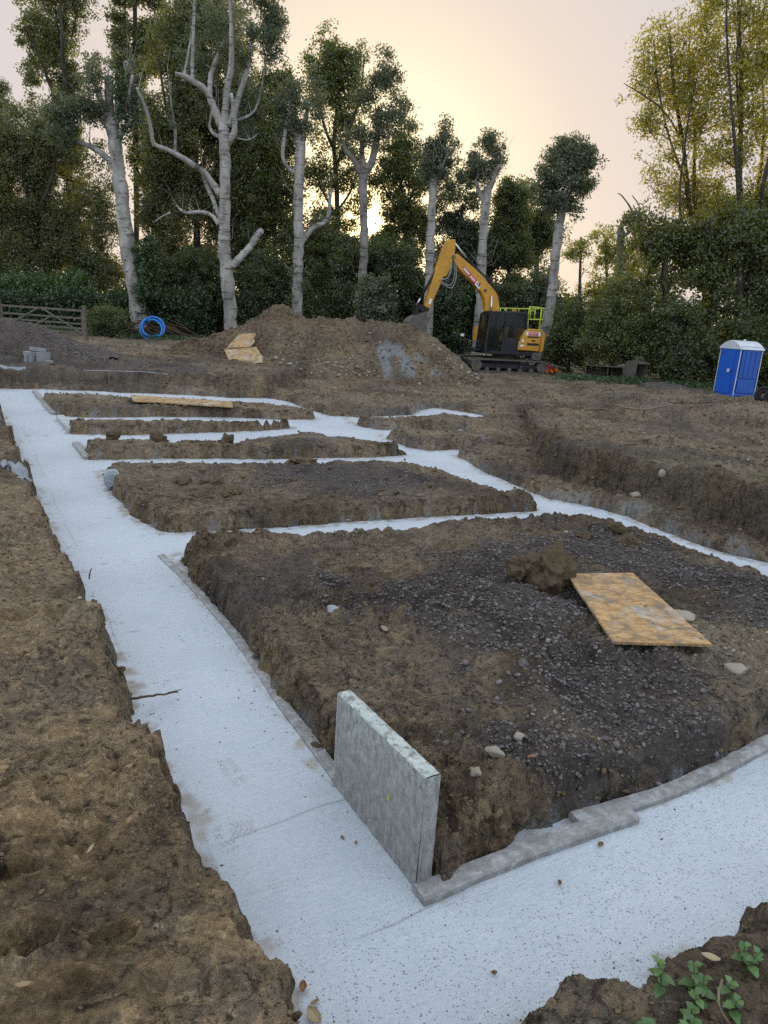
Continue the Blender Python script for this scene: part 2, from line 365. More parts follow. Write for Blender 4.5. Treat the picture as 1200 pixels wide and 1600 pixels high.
simple('hose_grey', (.27, .27, .26), .5, .1, 8, .4, bmp=0)
simple('grey_membrane', (.26, .275, .29), .6, .25, 10, .35, bmp=.4)
simple('seat_dark', (.03, .03, .035), .8, .2, 8, .2, bmp=0)
def glass_material():
    m, nt, b = nodes('cab_glass', .06, .6)
    out = nt.nodes['Material Output']; b.inputs['Base Color'].default_value = (.012, .018, .02, 1)
    t = N(nt, 'ShaderNodeBsdfTransparent'); t.inputs[0].default_value = (.62, .70, .70, 1)
    mx = N(nt, 'ShaderNodeMixShader'); mx.inputs[0].default_value = .34
    nt.links.new(t.outputs[0], mx.inputs[1]); nt.links.new(b.outputs[0], mx.inputs[2]); nt.links.new(mx.outputs[0], out.inputs[0])
glass_material()

# ------------------------------------------------------------------ objects: helpers
def tag(o, label=None, cat=None, group=None, kind=None):
    if label: o['label'] = label
    if cat: o['category'] = cat
    if group: o['group'] = group
    if kind: o['kind'] = kind
    return o
def empty(name, loc, rot=(0, 0, 0)):
    o = bpy.data.objects.new(name, None); col.objects.link(o); o.location = loc; o.rotation_euler = rot
    o.empty_display_size = .3; return o
def link(name, me, mat=None, parent=None, loc=None, rot=None, smooth=False):
    o = bpy.data.objects.new(name, me); col.objects.link(o)
    if mat is not None:
        for k in (mat if isinstance(mat, (list, tuple)) else [mat]): me.materials.append(MATS[k])
    if parent is not None: o.parent = parent
    if loc is not None: o.location = loc
    if rot is not None: o.rotation_euler = rot
    if smooth: me.polygons.foreach_set('use_smooth', np.ones(len(me.polygons), bool))
    return o
def fast_mesh(name, V, Fq, attrs=None, face_attrs=None):
    V = np.ascontiguousarray(V, np.float32); Fq = np.ascontiguousarray(Fq, np.int32); k = Fq.shape[1]
    me = bpy.data.meshes.new(name); me.vertices.add(len(V)); me.vertices.foreach_set('co', V.ravel())
    me.loops.add(Fq.size); me.loops.foreach_set('vertex_index', Fq.ravel())
    me.polygons.add(len(Fq)); me.polygons.foreach_set('loop_start', np.arange(0, Fq.size, k, dtype=np.int32))
    for nm, a in (attrs or {}).items():
        t = me.attributes.new(nm, 'FLOAT', 'POINT'); t.data.foreach_set('value', np.ascontiguousarray(a, np.float32))
    for nm, a in (face_attrs or {}).items():
        t = me.attributes.new(nm, 'FLOAT', 'FACE'); t.data.foreach_set('value', np.ascontiguousarray(a, np.float32))
    me.update(calc_edges=True); return me
class MB:
    def __init__(s): s.v = []; s.f = []
    def add(s, V, F):
        o = len(s.v); s.v += [tuple(map(float, p)) for p in V]; s.f += [tuple(i+o for i in f) for f in F]; return s
    def box(s, c, size, rot=None):
        hx, hy, hz = [a/2 for a in size]
        V = [Vector((x, y, z)) for x in (-hx, hx) for y in (-hy, hy) for z in (-hz, hz)]
        if rot is not None: V = [rot @ p for p in V]
        V = [p+Vector(c) for p in V]
        return s.add(V, [(0, 1, 3, 2), (4, 6, 7, 5), (0, 4, 5, 1), (2, 3, 7, 6), (0, 2, 6, 4), (1, 5, 7, 3)])
    def prism(s, prof, y0, y1):          # profile in x,z extruded along y
        n = len(prof); V = [(x, y0, z) for x, z in prof]+[(x, y1, z) for x, z in prof]
        F = [tuple(range(n))[::-1], tuple(range(n, 2*n))]+[(i, (i+1) % n, n+(i+1) % n, n+i) for i in range(n)]
        return s.add(V, F)
    def bar(s, a, b, w, h=None):         # rectangular bar a-b
        a, b = Vector(a), Vector(b); d = b-a; q = d.to_track_quat('X', 'Z').to_matrix()
        return s.box((a+b)/2, (d.length, w, h or w), q)
    def tube(s, P, rad, n=10, caps=True):
        P = [Vector(p) for p in P]; rad = rad if isinstance(rad, (list, tuple, np.ndarray)) else [rad]*len(P)
        V = []; F = []; up = None
        for i, p in enumerate(P):
            t = (P[min(i+1, len(P)-1)]-P[max(i-1, 0)]).normalized()
            if up is None: up = t.orthogonal().normalized()
            up = (up-t*up.dot(t)).normalized(); b = t.cross(up)
            V += [p+(up*math.cos(k*2*math.pi/n)+b*math.sin(k*2*math.pi/n))*rad[i] for k in range(n)]
        for i in range(len(P)-1):
            F += [(i*n+k, i*n+(k+1) % n, (i+1)*n+(k+1) % n, (i+1)*n+k) for k in range(n)]
        if caps: F += [tuple(range(n))[::-1], tuple(range((len(P)-1)*n, len(P)*n))]
        return s.add(V, F)
    def cyl(s, a, b, r, n=16): return s.tube([a, b], [r, r], n)
    def mesh(s, name):
        me = bpy.data.meshes.new(name); me.from_pydata(s.v, [], s.f); me.update(); return me
    def build(s, name, mat, parent=None, smooth=False, bev=0., loc=None, rot=None):
        me = s.mesh(name); o = link(name, me, mat, parent, loc, rot, smooth)
        if bev:
            b = o.modifiers.new('bevel', 'BEVEL'); b.width = bev; b.segments = 2; b.limit_method = 'ANGLE'; b.angle_limit = R(35)
        return o
def catmull(P, n=6):
    P = [np.asarray(p, float) for p in P]
    if len(P) < 3: return P
    Q = [2*P[0]-P[1]]+P+[2*P[-1]-P[-2]]; out = []
    for i in range(1, len(Q)-2):
        for k in range(n):
            t = k/n; a, b, c, d = Q[i-1:i+3]
            out.append(.5*((2*b)+(-a+c)*t+(2*a-5*b+4*c-d)*t*t+(-a+3*b-3*c+d)*t**3))
    out.append(P[-1]); return out

# ------------------------------------------------------------------ ground: regions left standing between the trenches
def pts(spec, ht):                       # 'c' = where the bank's foot meets concrete, 't' = its top edge
    return [tuple(onz(x, y, 0. if k == 'c' else ht if k == 't' else k)[:2]) for x, y, k in spec]
def T(l): return [(x, y, 't') for x, y in l]
def Cc(l): return [(x, y, 'c') for x, y in l]
HA, H1, H2, H3, H4, H5, HF = .38, .24, .22, .22, .2, .2, .2
left_edge = [(-120, 545), (-60, 580), (0, 622), (10, 645), (22, 672), (38, 712), (48, 742), (68, 772), (88, 808), (104, 848), (124, 882), (139, 905), (149, 925), (168, 950), (178, 985), (188, 1040), (204, 1062), (211, 1100), (232, 1125), (268, 1150), (285, 1185), (293, 1235), (310, 1300), (350, 1336), (382, 1360), (408, 1418), (448, 1460), (460, 1513), (482, 1558), (505, 1600), (520, 1655)]
near_edge = [(500, 1655), (580, 1602), (635, 1580), (715, 1562), (800, 1542), (870, 1520), (925, 1504), (965, 1490), (1000, 1470), (1040, 1444), (1085, 1424), (1140, 1404), (1200, 1385), (1290, 1345), (1500, 1260)]
A_poly = pts(T(left_edge), HA)+pts(T(near_edge), HA)
A_poly += [(12, 3), (60, -60), (-60, -60), (-60, 16)]
I1 = pts(Cc([(277, 866), (292, 895), (325, 945), (372, 1000), (410, 1055), (448, 1108), (490, 1172), (528, 1205), (690, 1388), (760, 1338), (860, 1300), (900, 1285), (980, 1262), (1050, 1232), (1120, 1202), (1200, 1160), (1500, 1010)])+T([(1500, 1000), (1290, 935), (1200, 893), (1080, 852), (1010, 823), (955, 809), (868, 800), (800, 804), (700, 816), (600, 825), (500, 830), (400, 833), (292, 838)]), H1)
I2 = pts(Cc([(158, 735), (175, 772), (205, 806), (250, 832), (330, 831), (400, 827), (500, 821), (600, 814), (700, 807), (838, 799.5)])+[(846, 796, .03), (818, 776, .12)]+T([(790, 764), (740, 745), (700, 735), (640, 720), (590, 718), (500, 720), (400, 721), (250, 720), (162, 721)]), H2)
I3 = pts(Cc([(124, 695), (137, 719), (180, 719), (300, 717), (420, 718), (590, 715), (632, 712)])+[(638, 707, .04), (612, 698, .12)]+T([(590, 688), (555, 680), (500, 676), (470, 672), (430, 679), (360, 689), (250, 686), (170, 682), (126, 686)]), H3)
I4 = pts(Cc([(97, 662), (110, 679), (200, 681), (300, 677), (400, 674), (452, 670)])+[(464, 664, .06), (440, 659, .12)]+T([(400, 656), (320, 656), (200, 653), (102, 654)]), H4)
I5 = pts(Cc([(58, 620), (85, 649), (130, 653), (250, 652), (350, 652), (430, 656), (488, 656)])+[(496, 651, .04), (468, 640, .12)]+T([(430, 630), (412, 627), (360, 627), (240, 620), (150, 616), (66, 612)]), H5)
R1 = pts(Cc([(540, 653), (560, 666), (592, 672), (700, 673), (790, 668), (850, 662)])+T([(850, 650), (800, 652), (770, 652.5), (730, 648), (690, 643), (668, 646), (650, 650), (600, 650), (548, 648)]), .2)
R2 = pts(Cc([(592, 677), (604, 687), (635, 700), (668, 705), (740, 703), (800, 699), (850, 695)])+T([(850, 667), (790, 669), (700, 670), (640, 669), (598, 669)]), .2)
Fp = pts(Cc([(-700, 596), (-150, 604), (0, 607), (62, 609), (195, 614), (300, 618), (360, 622), (415, 622), (450, 628), (482, 641), (514, 650), (560, 653), (645, 649), (655, 642), (682, 638), (722, 644), (770, 653), (758, 656), (725, 659), (720, 690), (745, 698), (750, 707), (708, 712), (742, 731), (804, 760), (858, 781), (925, 793), (971, 806), (1033, 831), (1117, 862), (1200, 882), (1330, 935), (1700, 1060)]), 0)
Fp += [(60, 6), (400, 60), (400, 400), (-400, 400), (-400, 60), (-60, 19)]
REG = [(A_poly, HA, .10), (I1, H1, .09), (I2, H2, .09), (I3, H3, .09), (I4, H4, .09), (I5, H5, .09), (R1, .2, .12), (R2, .21, .12), (Fp, HF, .12)]
far_bank = pts(T([(-700, 565), (-200, 570), (0, 573), (60, 574), (160, 577), (250, 581), (330, 585), (372, 594), (410, 596), (470, 578), (520, 562)]), .55)+[(-3, 60), (-60, 60)]
mound_front = pts(T([(868, 690), (905, 698), (950, 701), (1000, 714), (1060, 729), (1100, 741), (1200, 767), (1420, 812)]), .72)
mound_poly = mound_front+[(26, 12), (26, 30), (3.6, 20)]
ridge_front = pts(T([(955, 628), (1000, 636), (1060, 640), (1120, 645), (1200, 652), (1420, 678)]), .45)
ridge_poly = ridge_front+[(45, 25), (45, 60), (7, 60)]
def pxpoly(l, z): return [tuple(onz(x, y, z)[:2]) for x, y in l]
GRAV = [pxpoly([(560, 945), (660, 890), (720, 872), (800, 845), (870, 822), (960, 825), (1060, 868), (1200, 925), (1300, 980), (1290, 1010), (1200, 985), (1100, 960), (1000, 905), (890, 890), (900, 940), (960, 1000), (1040, 1020), (1010, 1060), (1130, 1110), (1195, 1150), (1190, 1195), (1000, 1275), (860, 1300), (740, 1320), (735, 1270), (790, 1200), (830, 1150), (790, 1060), (660, 1000)], .25),
        pxpoly([(372, 728), (440, 716), (540, 718), (640, 738), (700, 752), (620, 770), (560, 778), (480, 770), (400, 752)], .22),
        pxpoly([(300, 890), (420, 868), (520, 880), (560, 925), (480, 960), (380, 975), (330, 935)], .22),
        pxpoly([(-100, 545), (150, 552), (330, 578), (330, 583), (120, 574), (-100, 572)], .55)]
HOLLOWS = [(*onz(px_, py_, HA)[:2], a_, b_, R(r_), d_) for px_, py_, a_, b_, r_, d_ in ((62, 1470, .085, .06, 80, .055), (12, 1480, .07, .05, 60, .05), (175, 1475, .08, .05, 15, .04), (88, 1318, .09, .035, 10, .035), (25, 1372, .10, .05, 20, .045), (150, 1310, .05, .03, 30, .03), (90, 955, .20, .06, 15, .05), (30, 965, .12, .06, 0, .045), (125, 1555, .07, .05, 40, .04), (60, 1195, .10, .04, 10, .03), (185, 1375, .07, .035, 60, .025), (20, 1240, .08, .04, 20, .03))]
def terrain(x, y, detail=True):
    """height and surface masks of the ground at world points"""
    x = np.asarray(x, np.float32); y = np.asarray(y, np.float32)
    r = np.sqrt(x*x+y*y); near = np.clip(1-r/60, .0, 1)
    e = noise2(x*1.1, y*1.1, 3)*.07+noise2(x*3.3, y*3.3, 4)*.055+noise2(x*9, y*9, 5)*.042+noise2(x*24, y*24, 6)*.020
    rough = noise2(x*.55, y*.55, 11)*.055+noise2(x*1.7, y*1.7, 12)*.035+noise2(x*4.5, y*4.5, 13)*.019
    cz = .55+1.0*np.clip(noise2(x*.9, y*.9, 19)+.2, 0, 1); wx, wy = x+.05*noise2(x*5, y*5, 22), y+.05*noise2(x*5, y*5, 23)
    def bil(k, s): return 1-2*np.abs(noise2(wx*k, wy*k, s))
    def step(k, s, w=.10): n = noise2(wx*k, wy*k, s); return np.clip(n/w, -1, 1)
    lump = (np.maximum(0, noise2(wx*6, wy*6, 15))**1.3*.065+bil(9, 16)*.018+bil(19, 17)*.012+bil(38, 18)*.0075+bil(75, 20)*.0045+np.maximum(0, noise2(x*120, y*120, 24))*.006
            +step(2.4, 14)*.016+step(5.2, 25)*.011+step(11, 26, .16)*.006-.03*np.exp(-(noise2(wx*1.7, wy*1.7, 27)/.035)**2)*(noise2(x*.8, y*.8, 28) > 0))*cz
    z = np.full(x.shape, -.25, np.float32); bank = np.zeros_like(z); dmax = np.full_like(z, -9)
    m = {k: np.zeros_like(z) for k in ('gravel', 'cement', 'clay', 'wet', 'pale', 'moss', 'trodden')}
    for i, (poly, h, wb) in enumerate(REG):
        P = np.array(poly); lo, hi = P.min(0)-1, P.max(0)+1
        s = (x > lo[0]) & (x < hi[0]) & (y > lo[1]) & (y < hi[1])
        if not s.any(): continue
        xs, ys = x[s], y[s]; d = sdf(xs, ys, poly); es = e[s]
        dd = d+es*np.where(d < 1.2, 1, 0)*(1. if i == 0 else .55 if i == 1 else .4 if i == 2 else .22)
        t = np.clip((dd+.01)/(wb*(1+.5*noise2(xs*2.1, ys*2.1, 21))), 0, 1)
        dd = dd+(.075 if i == 0 else .045)
        ht = (h+rough[s]*(.45 if 2 <= i <= 7 else .8))*((.75+.25*ss(-.02, .12, d)) if i else 1)-(.03 if i else .0)*np.exp(-np.maximum(dd, 0)/.12)
        if detail: ht = ht+lump[s]*(.7 if i == 0 else .55 if 2 <= i <= 7 else 1)
        if i == 0: m['trodden'][s] = ss(.02, .12, d)*ss(.35, -.1, xs*1.0-.0)*ss(13, 6, np.hypot(xs, ys))*ss(-.75, .1, noise2(xs*1.2, ys*1.2, 36))
        if i == 0:                        # the trodden bank the photographer stands on
            rr = np.sqrt(xs*xs+ys*ys)
            ht = ht+.05*ss(1.6, .2, rr)-.03*np.maximum(0, noise2(xs*2.6+.3, ys*2.6, 31))*1.5
            for hx, hy, ha, hb, hr, hd in HOLLOWS:            # boot and tyre hollows with a squeezed-up rim
                c_, s_ = math.cos(hr), math.sin(hr); u_ = ((xs-hx)*c_+(ys-hy)*s_)/ha; v_ = (-(xs-hx)*s_+(ys-hy)*c_)/hb
                q_ = np.sqrt(u_*u_+v_*v_)+.22*noise2(xs*9, ys*9, 34); ht = ht-hd*ss(1.0, .72, q_)+hd*.45*np.exp(-((q_-1.15)/.16)**2)
                m['clay'][s] = np.maximum(m['clay'][s], np.exp(-((q_-.9)/.45)**2)*.9)
        if i == 8:
            fb = sdf(xs, ys, far_bank)+es*1.5
            mo = sdf(xs, ys, mound_poly)+es*1.6; mb = dline(xs, ys, mound_front)
            ri = sdf(xs, ys, ridge_poly)+es*1.6; rb = dline(xs, ys, ridge_front)
            ht = np.where(d < .9, ht-.04, ht)
            ht = ht+.34*ss(0, .28, fb)+.50*ss(-.10, .17, mo)*(1-ss(.8, 6, np.where(mo > 0, mb, 0)))
            ht = ht+.26*ss(-.2, .5, ri)*(1-ss(2, 9, np.where(ri > 0, rb, 0)))-.10*np.exp(-(rb/1.2)**2)*(ri < 0)
            ht = ht+(.07*noise2(xs*.45, ys*.6, 43)+.05*np.maximum(0, noise2(xs*1.3, ys*1.3, 46)))*ss(.2, 1.5, d)+.05*noise2(xs*.25, ys*.25, 41)+.04*np.sign(noise2(xs*.4, ys*1.1, 42))*np.minimum(1, np.abs(noise2(xs*.4, ys*1.1, 42))*7)*(ys < 32)
            face = np.exp(-(mo/.30)**2)+np.exp(-((fb-.1)/.2)**2)*.9
            m['wet'][s] = np.maximum(m['wet'][s], np.clip(face*.9, 0, 1)*(d > 0))
            ms = np.exp(-((mb-.9)/.5)**2)*(mo > 0)*ss(-.1, .4, noise2(xs*.8, ys*.8, 44)); m['moss'][s] = np.maximum(m['moss'][s], ms)
            m['cement'][s] = np.maximum(m['cement'][s], ss(.40, .0, d)*ss(-.10, .55, noise2(xs*3, ys*3, 45)+.1)*.55*(d > -.1)*(xs > -1))
        zz = -.25+(ht+.25)*np.where(t < .999, t**.55, 1)
        up = zz > z[s]
        z[s] = np.where(up, zz, z[s]); dmax[s] = np.maximum(dmax[s], dd)
    lowband = ss(.10, .02, z)*(z > -.2)
    m['clay'] = np.maximum(m['clay'], ss(.16, .02, dmax)*.9*ss(-.45, .25, noise2(x*1.3, y*1.3, 51)+.1))
    m['cement'] = np.maximum(m['cement'], lowband*ss(-.1, .5, noise2(x*6, y*6, 52))*.8)
    g = np.zeros_like(z)
    for i, P in enumerate(GRAV):
        Pa = np.array(P); lo, hi = Pa.min(0)-1, Pa.max(0)+1
        s = (x > lo[0]) & (x < hi[0]) & (y > lo[1]) & (y < hi[1])
        if s.any():
            d = sdf(x[s], y[s], P); w = .30 if i < 3 else .8
            g[s] = np.maximum(g[s], ss(-w, w, d+noise2(x[s]*2.2, y[s]*2.2, 60)*.45+noise2(x[s]*7, y[s]*7, 61)*.22)*(.8 if i == 2 else 1))
    m['gravel'] = g*(dmax > .02)
    # heaped loose gravel on the near island
    hp = np.exp(-(((x-1.75)/.75)**2+((y-3.3-.25*np.sin(x*3))/.36)**2))*.17+np.exp(-(((x-.95)/.45)**2+((y-4.3)/.5)**2))*.07+np.exp(-(((x-3.3)/1.1)**2+((y-5.7)/.55)**2))*.10+np.exp(-(((x-.9)/.9)**2+((y-5.2)/.55)**2))*.07
    z = z+hp*(dmax > .05)*ss(.05, .3, dmax)+g*(dmax > .05)*(noise2(x*2.6, y*2.6, 64)*.035+np.maximum(0, noise2(x*16, y*16, 62))*.026+np.maximum(0, noise2(x*33, y*33, 63))*.012)*(1 if detail else 0)
    # ochre subsoil patches of the trodden bank; pale marl on the near island's right
    qx, qy = project(np.stack([x, y, z], -1)) if x.ndim else (0, 0)
    m['clay'] = np.maximum(m['clay'], ss(-.15, .55, noise2(x*1.9, y*1.9, 70)+.25*noise2(x*6, y*6, 71)+.25)*ss(7.0, 2.5, r)*ss(.55, .1, x*.86+y*.51-.45)*ss(.4, -.1, x)*.8)
    for cx, cy, rx, ry, k in ((1.85*1.3, 5.0, .55, .5, .9), (2.9, 4.6, .7, .45, .9), (1.1, 3.55, .3, .3, .7), (-2.1, 4.6, .35, .25, .8), (.35, 7.3, .5, .35, .6), (4.5, 9.5, 1.2, .35, .6), (-6.3, 17, 1.4, .5, .8), (1.2, 3.0, .22, .22, .7)):
        m['pale'] = np.maximum(m['pale'], k*np.exp(-(((x-cx)/rx)**2+((y-cy)/ry)**2)))
    m['pale'] = np.maximum(m['pale'], ss(.30, .55, noise2(x*.6, y*.9, 72))*.35*ss(6, 12, r))
    m['gravel'] = np.maximum(m['gravel'], ss(.12, .5, noise2(x*.35, y*.75, 77)+.35*noise2(x*1.6, y*2.4, 78))*.6*ss(8, 11, r)*(dmax > .1))
    m['pale'] = np.maximum(m['pale'], np.exp(-(((x+11.5)/5.5)**2+((y-31.5)/1.6)**2))*.95)
    m['cement'] = np.maximum(m['cement'], (np.exp(-(((x+1.0)/.55)**2+((y-13.6)/.45)**2))+np.exp(-(((x+.2)/.5)**2+((y-15.6)/.3)**2))+np.exp(-(((x+1.55)/.5)**2+((y-14.6)/.25)**2)))*ss(-.35, .3, noise2(x*4, y*4, 73)))
    m['wet'] = np.clip(np.maximum(m['wet'], ss(.0, .5, noise2(x*.8, y*.8, 74)+.45*noise2(x*3, y*3, 75)+.25*noise2(x*9, y*9, 76))*.75), 0, 1)
    return z, m, dmax
def gz(x, y):
    return float(terrain(np.array([x, x], np.float32), np.array([y, y], np.float32))[0][0])

def polar(radii, ang):
    a, r = np.meshgrid(ang, radii); return (np.sin(a)*r).ravel(), (np.cos(a)*r).ravel()
def grid_faces(nr, na, wrap=False):
    i = np.arange(nr-1)[:, None]*na; j = np.arange(na if wrap else na-1)[None, :]; j2 = (j+1) % na
    return np.stack([i+j, i+j2, i+na+j2, i+na+j], -1).reshape(-1, 4)
def make_ground():
    fine = np.radians(np.arange(-36, 37, .088)); rest = np.radians(np.arange(38, 322, 3.)); ang = np.concatenate([fine, rest])
    rad = [.0, .3]; r = .3
    while r < 34: r += min(max((r*r+6)/1750, .006), .011*r+.004); rad.append(r)
    while r < 420: r *= 1.03; rad.append(r)
    rad = np.array(rad); x, y = polar(rad, ang); z, m, d = terrain(x, y)
    # crumbly faces: push the bank sideways by solid noise
    w = ss(.22, .0, np.abs(d-.02)); rr = np.sqrt(x*x+y*y); w = w*ss(30, 15, rr)
    amp = .035*w
    dx = (noise3(x*6, y*6, z*9, 1)+.6*noise3(x*15, y*15, z*20, 2)+.35*noise3(x*40, y*40, z*45, 3))*amp
    dy = (noise3(x*6, y*6, z*9, 5)+.6*noise3(x*15, y*15, z*20, 6)+.35*noise3(x*40, y*40, z*45, 7))*amp
    me = fast_mesh('ground', np.stack([x+dx, y+dy, z], -1), grid_faces(len(rad), len(ang), True), m)
    o = link('ground', me, 'soil', smooth=True); tag(o, kind='structure'); return o
make_ground()

def make_concrete():
    ang = np.radians(np.arange(-44, 44.1, .1)); rad = [.9]; r = .9
    while r < 27: r += max((r*r+6)/1500, .008); rad.append(r)
    rad = np.array(rad); x, y = polar(rad, ang)
    z = noise2(x*.9, y*.9, 80)*.006+noise2(x*4, y*4, 81)*.003
    # boards' drag lines across the trench
    c, s = math.cos(R(-30.7)), math.sin(R(-30.7)); u, v = c*x-s*y, s*x+c*y
    across = np.array([.51, -.86]); t = x*across[0]+y*across[1]
    lf = np.abs(((t+.03*noise2(x*2.2, y*2.2, 85))*1.25+.1*noise2(np.floor(t*1.25)*7.7, x*0+.5, 88)) % 1-.5); line = ss(.010, .003, lf)*ss(-.25, .3, noise2(x*1.5, y*1.5, 83))
    nrm = x*.86+y*.51; line = np.maximum(line, .5*ss(.012, .004, np.abs(nrm-.80+.02*noise2(x*2, y*2, 89)))*ss(-.1, .4, noise2(x*1.1, y*1.1, 87))); z -= .004*line
    pk = ss(-.05, .35, (x-.15)*.51*1.0+(y-2.55)*-.86+.25*noise2(x*2, y*2, 84)) # wetter, pitted stretch of the near footing
    dirty = np.zeros_like(z)
    # boot prints pressed into the surface
    def print_at(px, py, ang, L=.29, W=.10, k=1.):
        p = onz(px, py, 0); a = R(ang); lx = (x-p[0])*math.cos(a)+(y-p[1])*math.sin(a); ly = -(x-p[0])*math.sin(a)+(y-p[1])*math.cos(a)
        sole = ((np.abs(lx) < L/2) & (np.abs(ly) < W/2*(1-.25*np.abs(lx/L)*2)) & (np.abs(lx+.04) > .02))
        lug = ((np.abs((lx*38+np.abs(ly)*22) % 1-.5) < .27) & (np.abs(ly) > .006))
        z[sole] -= .0035*k*np.where(lug, 1, 0)[sole]; dirty[sole & lug] = np.maximum(dirty[sole & lug], .45*k)
    print_at(362, 1205, 125, .26, .10); print_at(366, 1296, 20, .2, .12); print_at(352, 1327, 40, .12, .07, .8); print_at(428, 1384, 60, .1, .07, .4); print_at(1030, 1325, 50, .2, .09, .3)
    tr = terrain(x, y, False)[2]
    dirty = np.maximum(dirty, ss(-.07, .0, tr+.03*noise2(x*20, y*20, 90))*ss(-.2, .5, noise2(x*8, y*8, 86)+.15)*.8)
    me = fast_mesh('concrete', np.stack([x, y, z], -1), grid_faces(len(rad), len(ang)), dict(pock=pk, dirty=dirty, line=line))
    tag(link('concrete', me, 'wet_concrete', smooth=True), 'pale blue grey fresh concrete filling the foundation trenches', 'concrete', kind='structure')
make_concrete()

# ------------------------------------------------------------------ heaps
def interp_px(line, Y):                  # ridge pixels at distance Y -> x,z arrays
    P = np.array([onY(x, y, Y) for x, y in line]); return P[:, 0], P[:, 2]
def heap(name, ridge, Yr, front, zf, back_w, nx, ny, noise_amp, mat, attrs_fn=None, seed=0, base=.2, power=1.0):
    rx, rz = interp_px(ridge, Yr); fr = np.array([onz(x, y, zf) for x, y in front])
    x = np.linspace(rx[0], rx[-1], nx); X, S = np.meshgrid(x, np.linspace(0, 1, ny))
    yf = np.interp(X, fr[:, 0], fr[:, 1]); zr = np.interp(X, rx, rz)
    yr = Yr+.35*noise2(X*.5, X*0+3.3, seed)
    yf = np.minimum(yf, yr-.8)
    fsec = S < .62; sf = S/.62; sb = (S-.62)/.38
    Y = np.where(fsec, yf+(yr-yf)*sf, yr+back_w*sb)
    prof = np.where(fsec, np.clip(sf, 0, 1)**power, np.clip(1-sb, 0, 1)**1.2)
    crest = np.exp(-((S-.62)/.05)**2)
    gb = terrain(X.ravel(), Y.ravel(), False)[0].reshape(X.shape); hgt = np.maximum(zr-gb, 0)
    Z = gb-.12+(hgt+.12)*prof-.06*hgt*crest
    n = fbm2(X*.9, Y*.9, 6, seed+1, .6)*noise_amp*1.7-np.abs(noise2(X*2.2+Z, Y*2.2, seed+11))**.6*noise_amp*.9+np.maximum(0, noise2(X*2.6, Y*2.6, seed+7))*noise_amp*.9+np.abs(noise2(X*6, Y*6, seed+8))*noise_amp*.5+noise2(X*15, Y*15, seed+9)*noise_amp*.22
    Z = Z+n*np.clip(hgt/.5, 0, 1)*np.minimum(1, prof*4)
    Z = Z-.22*(1-ss(.02, .22, hgt))
    Xd = X+noise2(Z*2, Y*2, seed+5)*.08*np.clip(hgt, 0, 1)
    V = np.stack([Xd, Y, Z], -1).reshape(-1, 3)
    keys = ('gravel', 'cement', 'clay', 'wet', 'pale', 'moss', 'trodden'); at = {k: np.zeros(len(V), np.float32) for k in keys}
    if attrs_fn: attrs_fn(V, at)
    me = fast_mesh(name, V, grid_faces(ny, nx), at); return link(name, me, mat, smooth=True)
def spoil_attr(V, at):
    x, y = project(V); nn = noise2(V[:, 0]*2.2, V[:, 2]*2.2, 5)*10+noise2(V[:, 0]*7, V[:, 2]*7, 6)*5
    def band(poly, soft=5): return ss(-soft, soft, sdf(x.astype(np.float32), y.astype(np.float32), poly)+nn*.55)
    for p in ([(582, 541), (600, 536), (606, 530), (618, 538), (628, 545), (640, 556), (646, 586), (628, 588), (622, 560), (612, 552), (607, 560), (613, 590), (600, 590), (592, 556)], [(648, 552), (668, 560), (664, 568), (650, 560)], [(676, 576), (692, 584), (688, 592), (676, 585)]):
        at['cement'] = np.maximum(at['cement'], band(p, 4))
    at['pale'] = np.maximum(at['pale'], band([(420, 553), (560, 558), (580, 580), (480, 578), (420, 572)], 8)*.3)
    at['pale'] = np.maximum(at['pale'], band([(640, 510), (700, 540), (745, 580), (745, 600), (690, 600), (690, 560), (640, 520)], 9)*.3)
    at['clay'] = np.maximum(at['clay'], ss(-.4, .4, noise2(V[:, 0]*.6, V[:, 2]*1.2, 8))*.3); at['wet'] = .35+ss(-.3, .6, noise2(V[:, 0]*.7+3, V[:, 2]*1.5, 9))*.5
    at['clay'] = np.maximum(at['clay'], band([(640, 540), (690, 550), (690, 590), (640, 580)], 10)*.5)
spoil = heap('soil_heap', [(250, 552), (275, 538), (300, 528), (330, 521), (355, 516), (375, 506), (392, 495), (410, 480), (430, 468), (447, 473), (462, 482), (480, 489), (500, 493), (530, 497), (560, 500), (590, 502), (620, 503), (645, 502), (662, 511), (680, 525), (700, 545), (722, 566), (752, 592)], 28.5,
             [(250, 556), (300, 560), (345, 575), (420, 586), (520, 596), (620, 602), (700, 606), (760, 600)], .25, 5.5, 520, 150, .10, 'soil', spoil_attr, 100, .3, .9)
tag(spoil, 'big brown heap of dug soil with pale cement splashes in front of the trees', 'soil heap')
def gravel_attr(V, at): at['gravel'][:] = .92
gh = heap('gravel_heap', [(-260, 506), (-150, 496), (-60, 490), (-10, 491), (30, 497), (60, 507), (90, 521), (120, 535), (150, 547), (175, 556)], 22.5,
          [(-260, 560), (-60, 560), (40, 558), (120, 559), (180, 560)], .55, 4.5, 260, 110, .035, 'soil', gravel_attr, 140, .55, .85)
tag(gh, 'dark purple grey gravel heap at the left edge beside the grey blocks', 'gravel heap')
g2 = heap('gravel_heap', [(985, 606), (1000, 597), (1015, 595), (1035, 597), (1060, 600), (1090, 604), (1115, 609), (1130, 613)], 31.6,
          [(985, 607), (1040, 613), (1130, 618)], .3, 1.2, 120, 40, .03, 'soil', gravel_attr, 170, .28, .9)
tag(g2, 'low grey gravel ridge beside the blue portable toilet', 'gravel heap')

